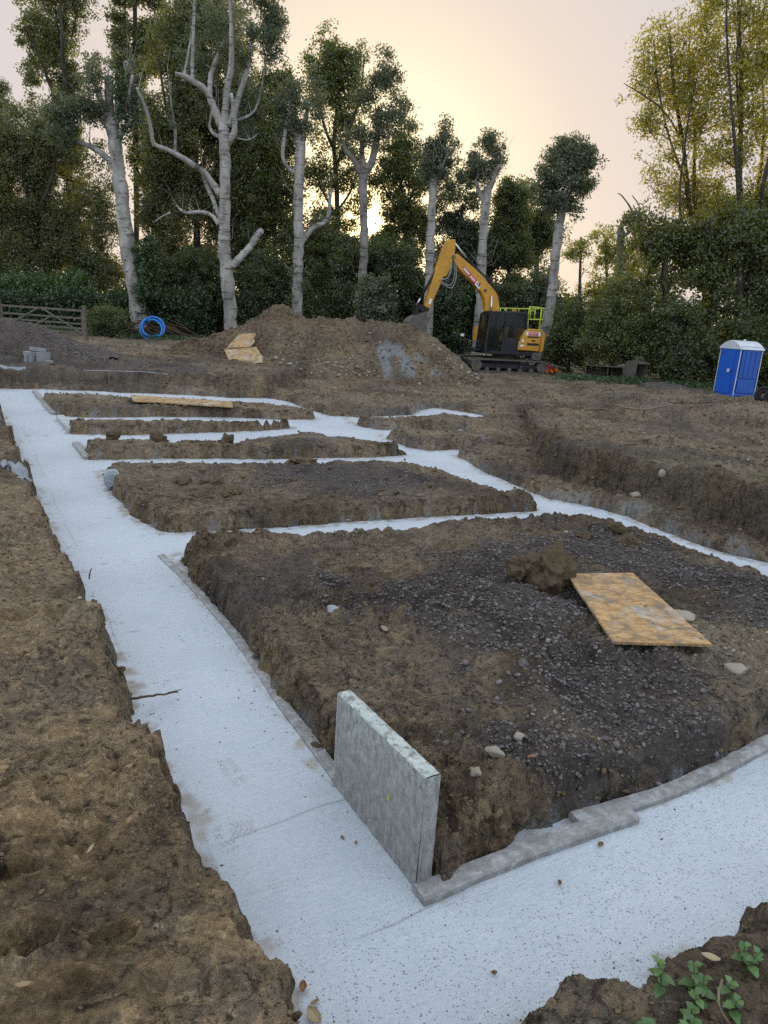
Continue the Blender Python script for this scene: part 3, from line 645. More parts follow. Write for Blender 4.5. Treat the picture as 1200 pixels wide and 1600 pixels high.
# ------------------------------------------------------------------ stones, clods
rng = np.random.default_rng(7)
def ico(sub):
    bm = bmesh.new(); bmesh.ops.create_icosphere(bm, subdivisions=sub, radius=1)
    V = np.array([v.co[:] for v in bm.verts]); F = np.array([[v.index for v in f.verts] for f in bm.faces]); bm.free(); return V, F
IV1, IF1 = ico(1); IV2, IF2 = ico(2); IV3, IF3 = ico(3); IV5, IF5 = ico(5)
def rock_variant(V, seed, rough=.35, cuts=5):
    n = noise3(V[:, 0]*1.3+seed, V[:, 1]*1.3, V[:, 2]*1.3, seed)*rough+noise3(V[:, 0]*3, V[:, 1]*3+seed, V[:, 2]*3, seed+1)*rough*.4
    W = V*(1+n)[:, None]
    r = np.random.default_rng(seed)
    for k in range(cuts):                    # flat broken faces
        d = r.normal(size=3); d /= np.linalg.norm(d); c = r.uniform(.55, .85); s = W@d; W = W-np.outer(np.maximum(0, s-c), d)*.9
    return W
def rand_rot(n, r):
    q = r.normal(size=(n, 4)); q /= np.linalg.norm(q, axis=1)[:, None]; w, x, y, z = q.T
    return np.stack([np.stack([1-2*(y*y+z*z), 2*(x*y-z*w), 2*(x*z+y*w)], -1), np.stack([2*(x*y+z*w), 1-2*(x*x+z*z), 2*(y*z-x*w)], -1), np.stack([2*(x*z-y*w), 2*(y*z+x*w), 1-2*(x*x+y*y)], -1)], 1)
def scatter_mesh(name, P, S, mat, var, IF, r, flat=.7):
    n = len(P); M = rand_rot(n, r); k = r.integers(0, len(var), n); Vs = np.stack(var)[k]*S[:, None, None]*r.uniform([.8, .65, .5], [1.2, 1., .85], (n, 1, 3))
    W = np.einsum('nij,nvj->nvi', M, Vs); W[..., 2] *= flat; W = W+P[:, None, :]
    nv = W.shape[1]; Fc = (IF[None]+(np.arange(n)*nv)[:, None, None]).reshape(-1, 3)
    return link(name, fast_mesh(name, W.reshape(-1, 3), Fc, None, {'tint': np.repeat(r.uniform(0, 1, n), len(IF))}), mat)
VAR1 = [rock_variant(IV1, s) for s in range(8)]; VAR2 = [rock_variant(IV2, s+20, .3) for s in range(8)]
def scatter(n, box, rmin, rmax, key, lo, hi, smin, smax):
    x = rng.uniform(box[0], box[2], n); y = rng.uniform(box[1], box[3], n)
    z, m, d = terrain(x, y); r = np.hypot(x, y)
    if key: keep = (m[key] > rng.uniform(lo, hi, n))
    else: keep = rng.uniform(0, 1, n) < .5+.9*noise2(x*1.4, y*1.4, 90)
    keep &= (d > .03) & (r > rmin) & (r < rmax)
    s = smin+(smax-smin)*rng.beta(1.05, 4.0, n)
    return np.stack([x, y, z+s*.22], -1)[keep], s[keep]
P, S = scatter(70000, (-.6, 2.4, 6.5, 8.2), 1.5, 9, 'gravel', .15, .95, .004, .037)
tag(scatter_mesh('gravel', P, S, 'stone_gravel', VAR1, IF1, rng), 'loose dark purple grey crushed gravel spread over the near island', 'gravel', kind='stuff')
P, S = scatter(9000, (-3.5, 8, 4.5, 14), 8, 16, 'gravel', .2, 1.1, .012, .04)
P2, S2 = [], []
for Vv, k in ((gh, 5200), (g2, 900)):
    co = np.empty(len(Vv.data.vertices)*3, np.float32); Vv.data.vertices.foreach_get('co', co); co = co.reshape(-1, 3)
    i = rng.integers(0, len(co), k); P2.append(co[i]+rng.normal(0, .03, (k, 3))*[1, 1, 0]); S2.append(.014+.05*rng.beta(1.1, 3, k))
tag(scatter_mesh('gravel', np.concatenate([P]+P2), np.concatenate([S]+S2), 'stone_gravel', VAR1, IF1, rng), 'grey gravel stones lying over the heaps and the second island', 'gravel', kind='stuff')
# crumbs of soil everywhere, and pale rubble
VARC = [rock_variant(IV1, s+60, .6) for s in range(8)]
P, S = scatter(60000, (-3.5, .6, 5, 9), .7, 10, None, 0, 0, .003, .024)
tag(scatter_mesh('soil_crumbs', P, S, 'clod_soil', VARC, IF1, rng), 'small brown crumbs of soil scattered over the banks', 'soil crumbs', kind='stuff')
def edge_scatter(n, box, rmax, dmax_, smin, smax, onconc=False):
    x = rng.uniform(box[0], box[2], n); y = rng.uniform(box[1], box[3], n); z, m, d = terrain(x, y); r = np.hypot(x, y)
    if onconc: keep = (d < -.02) & (d > -.55) & (rng.uniform(0, 1, n) < np.exp(d/.10)*.8+.02) & (r < rmax); z = z*0
    else: keep = (d > -.005) & (d < dmax_) & (r < rmax) & (r > .7)
    s = smin+(smax-smin)*rng.beta(1.1, 2.8, n); return np.stack([x, y, z+s*.15], -1)[keep], s[keep]
P, S = edge_scatter(30000, (-3.5, .8, 5, 9), 8, .11, .008, .045); Pa, Sa = edge_scatter(9000, (-7, 6, 9, 19), 20, .2, .010, .042); Pb, Sb = edge_scatter(26000, (-3.5, .8, 5, 9), 8, 0, .002, .008, True)
tag(scatter_mesh('soil_crumbs', np.concatenate([P, Pa, Pb]), np.concatenate([S, Sa, Sb]), 'clod_soil', VARC, IF1, rng, .85), 'broken clods along the crumbling edges of the trenches', 'soil crumbs', kind='stuff')
P, S = scatter(26000, (-14, 8, 16, 32), 8, 34, None, 0, 0, .010, .085)
hc = np.empty(len(spoil.data.vertices)*3, np.float32); spoil.data.vertices.foreach_get('co', hc); hc = hc.reshape(-1, 3); hc = hc[rng.integers(0, len(hc), 5200)]+rng.normal(0, .04, (5200, 3))*[1, 1, 0]
P = np.concatenate([P, hc]); S = np.concatenate([S, .015+.09*rng.beta(1, 4, len(hc))])
tag(scatter_mesh('soil_crumbs', P, S, 'clod_soil', VARC, IF1, rng), 'brown lumps of soil scattered over the far ground', 'soil crumbs', kind='stuff')
P, S = scatter(1500, (-12, 4, 15, 31), 4.5, 32, None, 0, 0, .012, .06)
P3 = []
co = np.empty(len(spoil.data.vertices)*3, np.float32); spoil.data.vertices.foreach_get('co', co); co = co.reshape(-1, 3); sx_, sy_ = project(co)
def on_spoil(poly, k):
    s = np.nonzero(sdf(sx_.astype(np.float32), sy_.astype(np.float32), poly) > 0)[0]; return co[rng.choice(s, k)]
P3 = np.concatenate([on_spoil([(410, 555), (560, 555), (600, 590), (420, 582)], 170), on_spoil([(660, 520), (750, 590), (740, 605), (650, 600), (690, 560)], 260), on_spoil([(400, 520), (640, 510), (640, 590), (420, 560)], 60)])
tag(scatter_mesh('rubble', np.concatenate([P, P3]), np.concatenate([S, .03+.13*rng.beta(1.1, 3.5, len(P3))]), 'stone_pale', VARC, IF1, rng), 'pale broken rubble lying about the dug ground and the soil heap', 'rubble', kind='stuff')
P, S = scatter(2600, (-.3, 2.3, 4.2, 5.2), 2, 6, 'pale', .15, .9, .005, .036)
tag(scatter_mesh('rubble', P, S, 'stone_pale', VAR2, IF2, rng), 'pale chips of limestone among the gravel of the near island', 'rubble', kind='stuff')

def rock(name, px, py, z0, size, mat, label, cat, seed, squash=.75, rough=.35, sub=3, sink=.25, group=None, Y=None):
    big = sub == 3; V = rock_variant(IV5 if big else IV3, seed, rough, 2 if cat == 'clod' else 5)
    def bl(k, s): return 1-2*np.abs(noise3(V[:, 0]*k, V[:, 1]*k+seed, V[:, 2]*k, s))
    V = V*(1+(.22*bl(2.0, seed+3)+.15*bl(4.5, seed+4)+.09*bl(9, seed+5)+.05*bl(18, seed+6) if cat == 'clod' else .06*bl(4, seed+3)+.04*bl(9, seed+4)))[:, None]
    p = onz(px, py, z0); z = gz(p[0], p[1])
    sz = np.array(size if isinstance(size, tuple) else (size, size*.85, size*squash))
    Fi = IF5 if big else IF3; me = fast_mesh(name, V*sz, Fi, None, {'tint': np.full(len(Fi), .12+(seed*.37) % .2 if cat == 'clod' else (seed*.37) % .5+.25)}); o = link(name, me, mat, loc=(p[0], p[1], z+sz[2]*(1-2*sink)))
    o.rotation_euler.z = seed*1.7; return tag(o, label, cat, group)
rock('clay_clod', 852, 918, .27, (.15, .13, .18), 'clod_soil', 'big upright clod of dark clay beside the near sheet of chipboard', 'clod', 31, rough=.5, sink=.06)
rock('clay_clod', 828, 903, .27, (.12, .11, .10), 'clod_soil', 'wide clay lump stuck to the left of the big upright clod', 'clod', 37, rough=.5, sink=.1)
rock('clay_clod', 962, 830, .24, (.085, .075, .06), 'clod_soil', 'round brown clod on the back edge of the near island', 'clod', 32, rough=.4)
rock('clay_clod', 912, 838, .24, (.07, .07, .05), 'clod_soil', 'low brown clod behind the big upright clod', 'clod', 33, rough=.5)
rock('clay_clod', 984, 852, .24, (.11, .09, .05), 'clod_soil', 'flat sided clod just in front of the round brown clod', 'clod', 36, rough=.4)
rock('clay_clod', 284, 752, .22, (.13, .09, .055), 'clod_soil', 'flat clod on the left half of the second island', 'clod', 34, rough=.5)
rock('clay_clod', 338, 754, .22, (.07, .06, .05), 'clod_soil', 'small round clod right of the flat clod on the second island', 'clod', 35, rough=.4)
rock('clay_clod', 360, 772, .22, (.10, .12, .045), 'clod_soil', 'crumbled clod nearest the front face of the second island', 'clod', 41, rough=.5)
rock('clay_clod', 248, 687, .22, (.12, .1, .08), 'clod_soil', 'dark clod on the back edge of the third island', 'clod', 42, rough=.5)
rock('clay_clod', 357, 690, .22, (.10, .09, .09), 'clod_soil', 'upright clod midway along the third island', 'clod', 43, rough=.5)
rock('clay_clod', 177, 684, .22, (.11, .09, .08), 'clod_soil', 'brown clod by the left end of the third island', 'clod', 44, rough=.5)
rock('clay_clod', 472, 722, .22, (.22, .16, .06), 'clod_soil', 'long heaped clod behind the gravel patch of the second island', 'clod', 47, rough=.5)
rock('concrete_lump', 176, 750, .12, (.15, .12, .14), 'slate_grey', 'rounded grey concrete lump stuck to the left end of the second island', 'concrete lump', 51, rough=.2, sink=.3)
rock('rubble_stone', 519, 962, .27, (.062, .05, .025), 'slate_grey', 'flat grey broken block lying alone on the near island', 'stone', 52, rough=.15, sub=2, sink=.15)
rock('rubble_stone', 600, 981, .27, (.042, .026, .013), 'stone_pale', 'small pale flat stone right of the grey broken block', 'stone', 53, rough=.2, sub=2, sink=.1)
rock('rubble_stone', 812, 1153, .30, (.028, .026, .026), 'stone_pale', 'pale round stone at the edge of the gravel behind the standing board', 'stone', 54, rough=.25, sub=2)
rock('rubble_stone', 772, 1190, .28, (.05, .03, .025), 'stone_pale', 'pale angular stone nearest the top of the standing board', 'stone', 55, rough=.4, sub=2)
rock('rubble_stone', 742, 1222, .26, (.03, .028, .02), 'stone_pale', 'pale stone right of the near corner of the standing board', 'stone', 56, rough=.35, sub=2)
rock('rubble_stone', 868, 1245, .2, (.02, .017, .018), 'slate_grey', 'smooth bluish stone in the gravel face above the curved edging', 'stone', 57, rough=.1, sub=2)
rock('rubble_stone', 1062, 968, .27, (.12, .09, .03), 'stone_pale', 'flat pale slab of marl right of the near sheet of chipboard', 'stone', 58, rough=.3, sub=2, sink=.3)
rock('rubble_stone', 1150, 1050, .27, (.08, .07, .035), 'stone_pale', 'pale marl lump at the right edge in front of the chipboard', 'stone', 59, rough=.3, sub=2)
rock('rubble_stone', 815, 1043, .28, (.055, .04, .035), 'stone_gravel', 'dark purple stone left of the gravel ridge on the near island', 'stone', 60, rough=.3, sub=2)
rock('rubble_stone', 540, 706, .2, (.12, .09, .09), 'slate_grey', 'grey stone on the front edge of the third island', 'stone', 61, rough=.2, sub=2)
rock('rubble_stone', 991, 778, .15, (.10, .08, .06), 'stone_pale', 'pale stone lying at the foot of the dark bank', 'stone', 62, rough=.3, sub=2)
rock('rubble_stone', 1028, 784, .15, (.055, .05, .06), 'stone_pale', 'small upright pale stone at the foot of the dark bank', 'stone', 63, rough=.3, sub=2)

# ------------------------------------------------------------------ edging boards and the standing board
def strip(name, px, width, h, mat, label, group, z=.0, side=1, ends=None):
    P = [np.asarray(onz(x, y, z)) for x, y in px]; P = catmull(P, 7); V = []; F = []; n = len(P); rr = np.random.default_rng(int(px[0][0]))
    for i, p in enumerate(P):
        t = P[min(i+1, n-1)]-P[max(i-1, 0)]; t /= np.linalg.norm(t); nrm = np.array([-t[1], t[0], 0])*side
        j = noise2(np.array([p[0]*5]), np.array([p[1]*5]), 3)[0]*.006; k = noise2(np.array([p[0]*14]), np.array([p[1]*14]), 4)[0]*.004
        q = p-np.array([0, 0, z]); w = width+j
        for a, b in ((0, -.06), (0, h*.72+k), (w*.10, h+j), (w*.55, h+.003+k), (w*.92, h+j*.6), (w, h*.6), (w, -.06)): V.append(q+nrm*a+np.array([0, 0, b]))
    for i in range(n-1):
        for k in range(6): F.append((i*7+k, i*7+k+1, (i+1)*7+k+1, (i+1)*7+k))
    F += [tuple(range(7)), tuple(range((n-1)*7, n*7))[::-1]]
    mb = MB().add(V, F); o = mb.build(name, mat); return tag(o, label, 'edging board', group)
strip('edging_board', [(246, 869), (290, 912), (330, 958), (365, 1002), (400, 1052), (430, 1098), (465, 1145), (495, 1186), (519, 1220)], .075, .016, 'cement_smeared_edge', 'long straight cement smeared edging board along the left side of the near island', 'edging boards set in the concrete')
strip('edging_board', [(662, 1418), (700, 1402), (750, 1380), (800, 1360), (850, 1340), (900, 1322), (950, 1304), (998, 1288)], .10, .045, 'cement_smeared_edge', 'thick edging board curving from the foot of the standing board to its cut end', 'edging boards set in the concrete')
strip('edging_board', [(905, 1296), (950, 1283), (1000, 1267), (1050, 1250), (1100, 1228), (1150, 1203), (1200, 1176), (1290, 1130), (1400, 1085)], .09, .042, 'cement_smeared_edge', 'edging board running off the right edge above the pitted concrete', 'edging boards set in the concrete')
strip('edging_board', [(50, 613), (58, 622), (68, 635), (80, 648)], .12, .05, 'cement_smeared_edge', 'far edging board at the left end of the plank topped island', 'edging boards set in the concrete')
strip('edging_board', [(88, 656), (96, 665), (106, 677)], .16, .10, 'board_green_edge', 'short pale green edging board between two far cross trenches', 'edging boards set in the concrete')
strip('edging_board', [(113, 695), (121, 705), (131, 718)], .13, .05, 'cement_smeared_edge', 'short edging board at the left end of the third island', 'edging boards set in the concrete')
# sheet of void former standing on end in the trench corner
def standing_board():
    a = onz(521, 1226); b = onz(650, 1393); t = (b-a); Ln = np.linalg.norm(t); t /= Ln; nrm = np.array([-t[1], t[0], 0])
    root = empty('standing_board', a, (0, 0, math.atan2(t[1], t[0])))
    tag(root, 'tall cement splashed board with green edges standing on end at the trench corner', 'board')
    th, h0, h1 = .072, .555, .585; nx, nz = 60, 44
    def sheet(y, flip):
        V = []; F = []
        for i in range(nx+1):
            for k in range(nz+1):
                u, w = i/nx, k/nz; h = h0+(h1-h0)*u; V.append((u*Ln+.035*(1-w)*u*-.3, y+.0025*float(noise2(np.array([u*14.]), np.array([w*9.]), int(y*100))[0]), -.08+(h+.08)*w))
        for i in range(nx):
            for k in range(nz):
                q = (i*(nz+1)+k, (i+1)*(nz+1)+k, (i+1)*(nz+1)+k+1, i*(nz+1)+k+1); F.append(q if not flip else q[::-1])
        return V, F
    m = MB(); m.add(*sheet(0, False)); m.add(*sheet(th, True)); m.build('panel', 'cement_coated_board', root)
    e = MB(); seg = 40
    def top(u): return (u*Ln, h0+(h1-h0)*u+.004*float(noise2(np.array([u*20.]), np.array([.3]), 9)[0]))
    V = []
    for i in range(seg+1):
        x, z = top(i/seg); V += [(x, -.003, z-.004), (x, .004, z+.002), (x, th-.004, z+.002), (x, th+.003, z-.004)]
    e.add(V, [(i*4+k, (i+1)*4+k, (i+1)*4+k+1, i*4+k+1) for i in range(seg) for k in range(3)])
    e.build('top_edge', 'board_green_edge', root, True)
    for x0, x1, nm in ((Ln-.002, Ln+.006, h1), (-.006, .002, h0)):
        MB().box(((x0+x1)/2, th/2, nm/2-.045), (x1-x0, th-.001, nm+.078)).build('end_edge', 'cement_coated_board' if x0 > 0 else 'board_green_edge', root)
    mk = MB()
    for dx, dz, w in ((0, .008, .016), (.004, 0, .012), (0, -.008, .016)): mk.box((Ln*.67+dx, -.0055, .30+dz), (w, .003, .0045))
    mk.build('spray_mark', 'hi_vis', root)
    return root
standing_board()

# ------------------------------------------------------------------ chipboard sheets and plank
def sheet(name, corners, th, label, cat='chipboard sheet', group=None, mat='osb'):
    P = [Vector(c) for c in corners]; c = sum(P, Vector())/4; x = (P[1]-P[0]).normalized(); nz = x.cross(P[3]-P[0]).normalized()
    if nz.z < 0: nz = -nz
    y = nz.cross(x); M = Matrix((x, y, nz)).transposed(); Li = [M.transposed() @ (p-c) for p in P]
    r2 = random.Random(int(corners[0][0]*100)); V = []; n = 9
    ring = []
    for i in range(4):
        a, b = Li[i], Li[(i+1) % 4]
        for k in range(n): q = a.lerp(b, k/n); ring.append((q.x+r2.uniform(-.003, .003), q.y+r2.uniform(-.003, .003)))
    N_ = len(ring); V = [(a, b, th/2) for a, b in ring]+[(a, b, -th/2) for a, b in ring]
    F = [tuple(range(N_)), tuple(range(N_, 2*N_))[::-1]]+[(i, N_+i, N_+(i+1) % N_, (i+1) % N_) for i in range(N_)]
    o = MB().add(V, F).build(name, mat); o.matrix_world = Matrix.Translation(c) @ M.to_4x4()
    return tag(o, label, cat, group)
z0 = .37
sheet('chipboard_sheet', [onz(958, 1004, z0), onz(1113, 1008, z0-.01), onz(988, 898, z0), onz(886, 897, z0+.02)], .02, 'stained orange chipboard sheet lying on the gravel of the near island', group='chipboard sheets left about the site')
sheet('chipboard_sheet', [onY(360, 570, 25.0), onY(416, 567, 25.1), onY(400, 541, 26.1), onY(350, 546, 26.0)], .03, 'lower of the two chipboard sheets leaning on the soil heap', group='chipboard sheets left about the site')
sheet('chipboard_sheet', [onY(354, 544, 25.95), onY(392, 542, 26.05), onY(410, 520, 27.0), onY(374, 522, 26.9)], .03, 'upper of the two chipboard sheets leaning on the soil heap', group='chipboard sheets left about the site')
sheet('plank', [onz(208, 627, .27), onz(364, 636, .27), onz(362, 628, .30), onz(205, 618, .30)], .03, 'long narrow chipboard plank lying on the farthest island', 'plank')

# ------------------------------------------------------------------ sticks, roots, leaves
def stick(name, P, r0, r1, label, mat='twig', cat='stick', side=None, group=None):
    P = catmull(P, 5); rr = np.linspace(r0, r1, len(P)); rs = random.Random(int(abs(P[0][0])*1000))
    P = [p+np.array([rs.uniform(-1, 1), rs.uniform(-1, 1), rs.uniform(-1, 1)])*r0*.35 for p in P]
    m = MB().tube(P, list(rr), 8)
    for q in (side or []): m.tube(q, [r1*1.1, r1*.5], 6)
    return tag(m.build(name, mat, smooth=True), label, cat, group)
a = onz(204, 1092, .10); b = onz(283, 1079, .05)
stick('stick', [a, onz(228, 1088, .10), onz(256, 1085, .075), onz(278, 1081, .045)], .009, .005, 'knobbly dark stick poking from the left bank over the concrete', side=[[onz(262, 1083, .07), onz(284, 1077, .09)]])
stick('twig', [onz(139, 905, .36), onz(141, 893, .42), onz(143, 888, .46)], .006, .003, 'short upright twig on the edge of the left bank')
stick('twig', [onz(605, 832, .1), onz(607, 826, .18), onz(606, 820, .26)], .008, .003, 'small dead sprout standing in the second cross trench')
stick('root', [onz(960, 633, .5), onz(1000, 640, .5), onz(1040, 634, .55), onz(1085, 634, .52), onz(1122, 630, .52)], .03, .012, 'long pale root lying on the far right bank', 'root_pale', 'root')
stick('root', [onz(905, 641, .45), onz(935, 638, .45), onz(962, 642, .45)], .02, .01, 'thin pale root left of the long root', 'root_pale', 'root')
stick('stick', [onz(1006, 686, .74), onz(1028, 683, .75), onz(1052, 683, .75)], .035, .025, 'straight pale stick lying on the raised ground at right', 'root_pale')
stick('root', [onz(326, 583, .58), onz(338, 588, .5), onz(346, 592, .4), onz(352, 600, .3)], .035, .015, 'bent pale root hanging over the far left bank', 'root_pale', 'root')
def leaf_obj(px, py, z, L, W, rot, label, mat_t=.5, curl=.35, name='fallen_leaf', group='fallen leaves'):
    p = onz(px, py, z); V = []; F = []; n = 8
    for i in range(n+1):
        u = i/n; w = W*math.sin(math.pi*min(1, u*.93+.05))**.8; 
        for k in (-1, -.5, 0, .5, 1): V.append(((u-.5)*L, k*w/2, curl*L*(.35*(u-.5)**2*4*.4+.30*k*k)+.01*L*math.sin(9*u+3*k)))
    for i in range(n):
        for k in range(4): F.append((i*5+k, (i+1)*5+k, (i+1)*5+k+1, i*5+k+1))
    me = fast_mesh(name, np.array(V), np.array(F), None, {'tint': np.full(len(F), mat_t)})
    o = link(name, me, 'dry_leaf', loc=(p[0], p[1], p[2]+.004), rot=(0, 0, R(rot)), smooth=True)
    return tag(o, label, 'leaf', group)
leaf_obj(473, 1545, .004, .045, .030, 95, 'round brown curled leaf on the concrete near the bottom edge', .45, .9)
leaf_obj(535, 1310, .004, .028, .016, 120, 'small brown leaf on the concrete left of the standing board', .35, .5)
leaf_obj(556, 1318, .004, .026, .012, 70, 'thin tan leaf on the concrete beside the standing board', .6, .6)
leaf_obj(492, 1568, .004, .035, .016, 40, 'narrow orange leaf just below the round curled leaf', .5, .5)
leaf_obj(490, 1590, .01, .075, .045, 130, 'large yellowish green leaf at the bottom edge of the concrete', .95, .5)
leaf_obj(938, 1322, .004, .035, .028, 30, 'dark crumpled leaf on the concrete below the cut edging end', .15, 1.)
leaf_obj(874, 1382, .004, .03, .018, 80, 'reddish brown crumpled leaf on the pitted concrete', .2, 1.)
leaf_obj(772, 1523, .006, .022, .02, 10, 'dark round husk on the concrete at the bottom', .1, 1.2)
leaf_obj(203, 1285, .42, .05, .022, 80, 'curled tan leaf on the left bank halfway to the trench', .7, .7)
leaf_obj(142, 1328, .42, .055, .014, 85, 'slim pale green leaf on the left bank', .98, .3)
leaf_obj(37, 1542, .42, .05, .02, 15, 'pinkish tan leaf on the bank near the bottom left', .75, .5)
leaf_obj(5, 1202, .42, .05, .03, 15, 'orange yellow leaf at the left edge of the bank', .62, .4)
leaf_obj(738, 1203, .3, .045, .018, 30, 'tan leaf on the soil behind the standing board', .8, .6)
leaf_obj(832, 1184, .36, .05, .02, 10, 'rust orange leaf among the gravel behind the standing board', .5, .5)
leaf_obj(1110, 1498, .42, .06, .03, 160, 'yellow green leaf on the bank behind the nettles', .97, .3)

def nettle(name, px, py, z, n_st, hgt, label, seed):
    r = random.Random(seed); base = onz(px, py, z); root = empty(name, (base[0], base[1], gz(base[0], base[1])-.01)); tag(root, label, 'plant')
    V = []; F = []; tint = []
    def leaf(o, d, up, L, W):
        d = Vector(d).normalized(); s = d.cross(Vector(up)).normalized(); u = s.cross(d); k = 6; b = len(V); t = r.random()
        for i in range(k+1):
            q = i/k; w = W*(math.sin(math.pi*(q**.7)*.97+.03))*(1+.16*(i % 2)); droop = -.35*L*q*q
            for e in (-1, 0, 1): V.append(tuple(Vector(o)+d*L*q+s*e*w/2+u*(abs(e)*w*.16)+Vector((0, 0, droop))))
        for i in range(k):
            for e in range(2): F.append((b+i*3+e, b+(i+1)*3+e, b+(i+1)*3+e+1, b+i*3+e+1)); tint.append(min(1, max(0, t*.6+.2)))
    for k in range(n_st):
        st = MB(); a = r.uniform(0, 6.28); R0 = r.uniform(0, .075)*n_st/5; lean = r.uniform(.1, .5); h = hgt*r.uniform(.55, 1.05)
        p0 = Vector((math.cos(a)*R0, math.sin(a)*R0, 0)); p1 = p0+Vector((math.cos(a)*lean*h*.5, math.sin(a)*lean*h*.5, h*.6)); p2 = p0+Vector((math.cos(a)*lean*h, math.sin(a)*lean*h, h))
        st.tube([p0, p1, p2], [.0028, .0022, .0014], 6); st.build('stem', 'leaf_nettle', root)
        nn = max(3, int(h/.028))
        for i in range(1, nn+1):
            q = i/nn; c = p0.lerp(p1, q*2) if q < .5 else p1.lerp(p2, q*2-1); az = i*1.57+a
            for sg in (0, math.pi): leaf(c, (math.cos(az+sg), math.sin(az+sg), .25 if i < nn else .8), (0, 0, 1), .052*(1.1-.5*q)*r.uniform(.8, 1.15), .036*(1.1-.5*q))
    me = fast_mesh('leaves', np.array(V), np.array(F), None, {'tint': np.array(tint)}); link('leaves', me, 'leaf_nettle', root, smooth=False)
    return root
nettle('nettle_plant', 1100, 1565, .42, 10, .115, 'bushy green nettle on the bank at the bottom right', 3)
nettle('seedling', 1020, 1592, .42, 1, .06, 'tiny green seedling left of the nettle', 5)
nettle('nettle_plant', 1168, 1500, .42, 2, .09, 'small yellowish nettle sprig behind the bushy one', 8)
stick('dead_twig', [onz(1128, 1530, .50), onz(1122, 1560, .53), onz(1128, 1580, .5), onz(1140, 1600, .45)], .004, .003, 'pale bent dead stem lying across the nettle', 'root_pale', 'twig')

# torn membrane on the left bank, white sheet at the far bank
def membrane(name, px, z, w, label):
    P = [onz(x, y, z) for x, y in px]; P = catmull(P, 8); V = []; F = []; n = len(P)
    for i, p in enumerate(P):
        t = P[min(i+1, n-1)]-P[max(i-1, 0)]; t /= np.linalg.norm(t); nr = np.array([-t[1], t[0], 0]); g0 = gz(p[0], p[1])
        g0 = max(g0, z-.05)
        for k in range(6): V.append(np.array([p[0], p[1], g0+.02])+nr*(k-2.5)/5*w+np.array([0, 0, min(.03, w*.3)*math.sin(k*2.2+i*.9)+min(.05, w*.4)*(1-abs(k-2.5)/2.5)]))
    for i in range(n-1):
        for k in range(5): F.append((i*6+k, (i+1)*6+k, (i+1)*6+k+1, i*6+k+1))
    o = MB().add(V, F).build(name, 'grey_membrane', smooth=True); s = o.modifiers.new('solid', 'SOLIDIFY'); s.thickness = .006
    return tag(o, label, 'membrane')
membrane('membrane', [(2, 736), (18, 735), (30, 742), (40, 750)], .36, .16, 'crumpled grey membrane on the edge of the left bank')
membrane('membrane', [(-40, 570), (0, 572), (20, 575), (40, 575)], .58, .12, 'white torn sheet along the top of the far left bank')
membrane('membrane', [(130, 577), (180, 578), (230, 580), (262, 583)], .58, .025, 'pale torn strip hanging along the middle of the far left bank')

# ------------------------------------------------------------------ blocks, coils, gate
def concrete_block(px, py, Y, rot, label, dims=(.44, .1, .215), tilt=(0, 0)):
    p = onY(px, py, Y); m = MB().box((0, 0, dims[2]/2), dims)
    o = m.build('concrete_block', 'block_grey', bev=.006, loc=p, rot=(R(tilt[0]), R(tilt[1]), R(rot)))
    return tag(o, label, 'concrete block', 'grey blocks stacked by the gravel heap')
by = 20.3; g0 = gz(*onY(58, 566, by)[:2])
def blk(px, dz, rot, label, dims, Y=by, tilt=(0, 0)):
    p = onY(px, 560, Y); o = MB().box((0, 0, dims[2]/2), dims).build('concrete_block', 'block_grey', bev=.006, loc=(p[0], p[1], gz(p[0], p[1])-.01+dz), rot=(R(tilt[0]), R(tilt[1]), R(rot)))
    tag(o, label, 'concrete block', 'grey blocks stacked by the gravel heap')
blk(48, 0, 80, 'left upright block at the bottom of the small grey stack', (.44, .10, .22))
blk(55, 0, 76, 'narrow upright block in the middle of the small grey stack', (.44, .10, .22))
blk(67, 0, 74, 'right block at the bottom of the small grey stack', (.30, .22, .30), tilt=(0, 4))
blk(50, .23, 60, 'block laid on the left of the small grey stack', (.40, .22, .10), tilt=(4, 0))
blk(60, .315, 20, 'block laid across the top of the small grey stack', (.42, .2, .10), tilt=(-3, 5), Y=20.4)
blk(76, 0, 30, 'broken end of a block lying right of the small grey stack', (.2, .1, .09), Y=20.1)

def coil(name, center, rad, n_turn, r, axis_rot, mat, label, cat, group=None, seed=1):
    root = empty(name, center, axis_rot); tag(root, label, cat, group); rr = random.Random(seed); P = []
    for i in range(n_turn*28+1):
        t = i/28*2*math.pi; k = i/28; d = rad-.085*((k*1.7) % 2)+.05*math.sin(t*1.03+k)+rr.uniform(-.006, .006)
        P.append((math.cos(t)*d, math.sin(t)*d, r*2.0*((k*.9) % 3)-r*2+.02*math.sin(t*.5)))
    MB().tube(P, r, 8).build('pipe', mat, root, True)
    for a in (.15, 2.3, 4.2): MB().tube([((rad+.05)*math.cos(a), (rad+.05)*math.sin(a), -.13), ((rad+.05)*math.cos(a), (rad+.05)*math.sin(a), .13), ((rad-.13)*math.cos(a), (rad-.13)*math.sin(a), .13), ((rad-.13)*math.cos(a), (rad-.13)*math.sin(a), -.13), ((rad+.05)*math.cos(a), (rad+.05)*math.sin(a), -.13)], .012, 5).build('tie', 'rubber', root)
    return root
cp = onY(238, 517, 38.2)
coil('pipe_coil', (cp[0], cp[1], gz(cp[0], cp[1])+.50), .62, 8, .045, (R(74), 0, R(8)), 'blue_plastic', 'coil of blue water pipe leaning on the leaning pale poplar', 'pipe coil')
